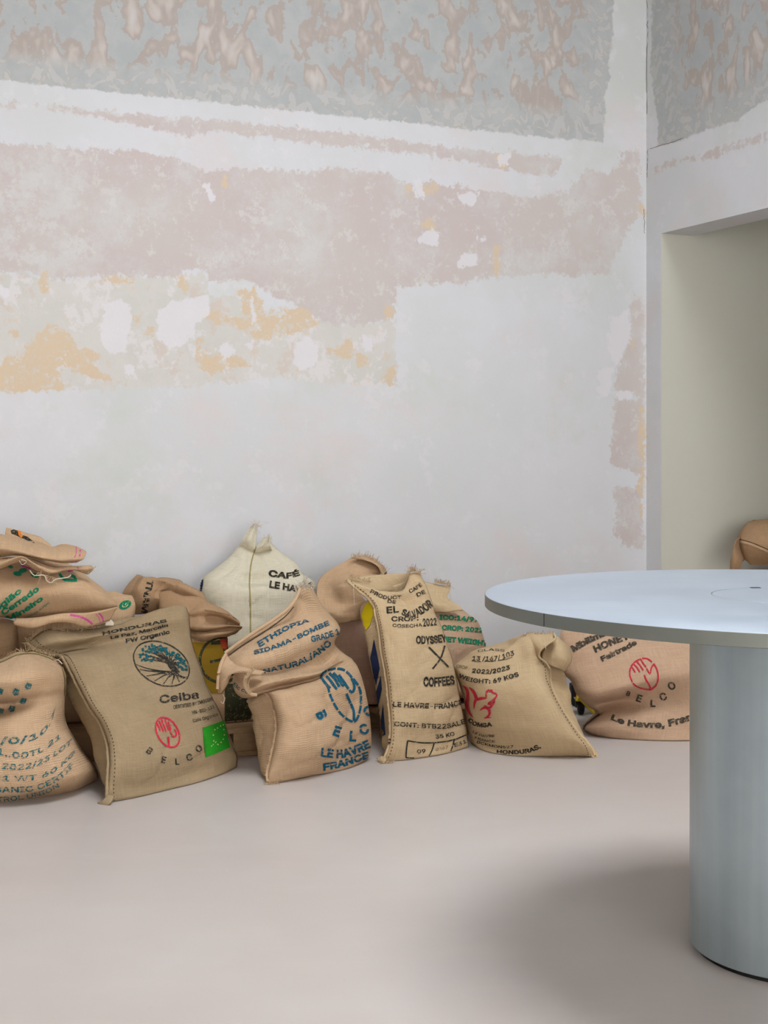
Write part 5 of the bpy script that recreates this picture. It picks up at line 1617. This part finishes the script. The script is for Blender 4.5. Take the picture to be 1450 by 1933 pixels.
def wheel(cx, cy):
    V, Fc = [], []
    prof = [(0.0, -0.016), (0.03, -0.016), (0.046, -0.012), (0.05, -0.006), (0.05, 0.006), (0.046, 0.012), (0.03, 0.016), (0.0, 0.016)]
    n = 28
    for r_, x_ in prof:
        for j in range(n):
            a = 2 * math.pi * j / n
            V.append((cx + x_ * 0.8, cy + r_ * 0.58 * math.cos(a), 0.03 + r_ * 0.58 * math.sin(a)))
    for i in range(len(prof) - 1):
        for j in range(n):
            Fc.append((i * n + j, i * n + (j + 1) % n, (i + 1) * n + (j + 1) % n, (i + 1) * n + j))
    wv_ = from_data('castor_wheel', V, Fc, M_RUB, tr)
    boxes('castor_fork', [(cx - 0.022, cx - 0.018, cy - 0.015, cy + 0.015, 0.03, 0.063), (cx + 0.018, cx + 0.022, cy - 0.015, cy + 0.015, 0.03, 0.063),
                          (cx - 0.022, cx + 0.022, cy - 0.02, cy + 0.02, 0.06, 0.064)], M_RUB, wv_)


for wx in (P(1096, 0, tz)[0], P(1285, 0, tz)[0]):
    for wy in (tz - 0.01, tz + 0.18):
        wheel(wx, wy)

# ------------------------------------------------------------------ table
S_ = 1.09
TX, TY = 0.79 * S_, 2.65 * S_
k = NT('brushed_zinc')
p = k.n('ShaderNodeTexCoord').outputs['Object']
br = k.noise(k.mapping(p, (3, 60, 3)), 1.2, 4, 0.6)
cl = k.noise(p, 3.5, 4, 0.6)
M_TOP = k.done(k.mix(k.math('MULTIPLY_ADD', br, 0.3, k.math('MULTIPLY', cl, 0.7)), lin((168, 182, 198)), lin((206, 215, 226))),
               k.math('MULTIPLY_ADD', cl, 0.2, 0.36), 0.75, None, 0.5)
k = NT('rolled_zinc')
p = k.n('ShaderNodeTexCoord').outputs['Object']
sp = k.n('ShaderNodeSeparateXYZ')
k.set(sp.inputs[0], p)
ang = k.math('ARCTAN2', sp.outputs[1], sp.outputs[0])
cv = k.n('ShaderNodeCombineXYZ')
k.set(cv.inputs[0], ang)
k.set(cv.inputs[1], k.math('MULTIPLY', sp.outputs[2], 0.12))
stk = k.noise(cv.outputs[0], 5, 3, 0.55)
cl = k.noise(p, 7, 4, 0.6)
sm = k.noise(k.mapping(cv.outputs[0], (9, 12, 1)), 1.0, 3)
zc = k.mix(k.math('MULTIPLY_ADD', stk, 0.55, k.math('MULTIPLY', cl, 0.45)), lin((142, 158, 164)), lin((202, 214, 220)))
zc = k.mix(k.math('MULTIPLY', k.step(sm, 0.7, 0.78), 0.35), zc, lin((206, 196, 184)))
M_COL = k.done(zc, k.math('MULTIPLY_ADD', cl, 0.18, 0.3), 0.85, None, 0.5)
M_EDGE = plain('zinc_edge', (136, 140, 134), 0.45, 0.8, 0.5)
M_BLK = plain('black_plinth', (22, 22, 20), 0.6)


def lathe(name, prof, mat, parent, n=128, cx=TX, cy=TY, smooth=True):
    V, Fc = [], []
    for r_, z_ in prof:
        for j in range(n):
            a = 2 * math.pi * j / n
            V.append((r_ * math.cos(a), r_ * math.sin(a), z_))
    for i in range(len(prof) - 1):
        for j in range(n):
            Fc.append((i * n + j, i * n + (j + 1) % n, (i + 1) * n + (j + 1) % n, (i + 1) * n + j))
    Fc.append(tuple(reversed(range(n))))
    Fc.append(tuple((len(prof) - 1) * n + j for j in range(n)))
    me = bpy.data.meshes.new(name)
    me.from_pydata(V, [], Fc)
    o = link(name, me, mat, None, smooth)
    o.location = (cx, cy, 0)
    bpy.context.view_layer.update()
    o.parent = parent
    o.matrix_parent_inverse = parent.matrix_world.inverted()
    if smooth:
        es = o.modifiers.new('edges', 'EDGE_SPLIT')
        es.split_angle = math.radians(30)
    return o


ZT = H - 0.272 * S_
ZB = ZT - 0.0233 * S_
RT, RC, RD = 0.596 * S_, 0.2017 * S_, 0.1594 * S_
tb = thing('round_table', 'large round zinc table with a thick cylindrical pedestal at right', 'table', (TX, TY, 0))
lathe('tabletop', [(0.0, ZB + 0.004), (RD + 0.012, ZB + 0.004), (RT - 0.007, ZB + 0.004), (RT - 0.007, ZT - 0.002), (RT - 0.0012, ZT - 0.0005), (RT - 0.0022, ZT), (RD + 0.0022, ZT), (RD + 0.002, ZT - 0.006), (0.0, ZT - 0.006)], M_TOP, tb, 192)
lathe('edge_band', [(RT - 0.006, ZB), (RT - 0.001, ZB), (RT, ZB + 0.001), (RT, ZT - 0.0012), (RT - 0.0006, ZT - 0.0006), (RT - 0.006, ZT - 0.0012)], M_EDGE, tb, 192)
lathe('service_hatch', [(0.0, ZT - 0.006), (RD - 0.0005, ZT - 0.006), (RD, ZT - 0.001), (RD - 0.001, ZT), (0.0, ZT)], M_TOP, tb, 96)


def rim_angle(px, R_, z, far):
    best = None
    for i in range(3600):
        a = math.radians(i / 10)
        y = TY + R_ * math.sin(a)
        if (math.sin(a) > 0) != far:
            continue
        d = abs(CX + F * (TX + R_ * math.cos(a)) / y - px)
        if best is None or d < best[0]:
            best = (d, a)
    return best[1]


a_ = rim_angle(1425, RD, 0, True)
boxes('finger_notch', [(TX + RD * math.cos(a_) - 0.011, TX + RD * math.cos(a_) + 0.011, TY + RD * math.sin(a_) - 0.014, TY + RD * math.sin(a_) + 0.003, ZT - 0.004, ZT + 0.0008)], M_BLK, tb, 0.001)
lathe('pedestal', [(RC - 0.01, 0.012), (RC - 0.001, 0.012), (RC, 0.013), (RC, ZB + 0.003), (RC - 0.01, ZB + 0.003)], M_COL, tb, 160)
lathe('plinth', [(0.0, 0.0005), (RC - 0.012, 0.0005), (RC - 0.012, 0.014), (0.0, 0.014)], M_BLK, tb, 96)
sa = rim_angle(1027, RT, 0, False)
boxes('edge_seam', [(-0.001, 0.001, -0.0006, 0.0006, ZB + 0.001, ZT - 0.001)], M_BLK, tb, 0, lambda x, y, z: (TX + RT * math.cos(sa) + x, TY + RT * math.sin(sa) + y, z))
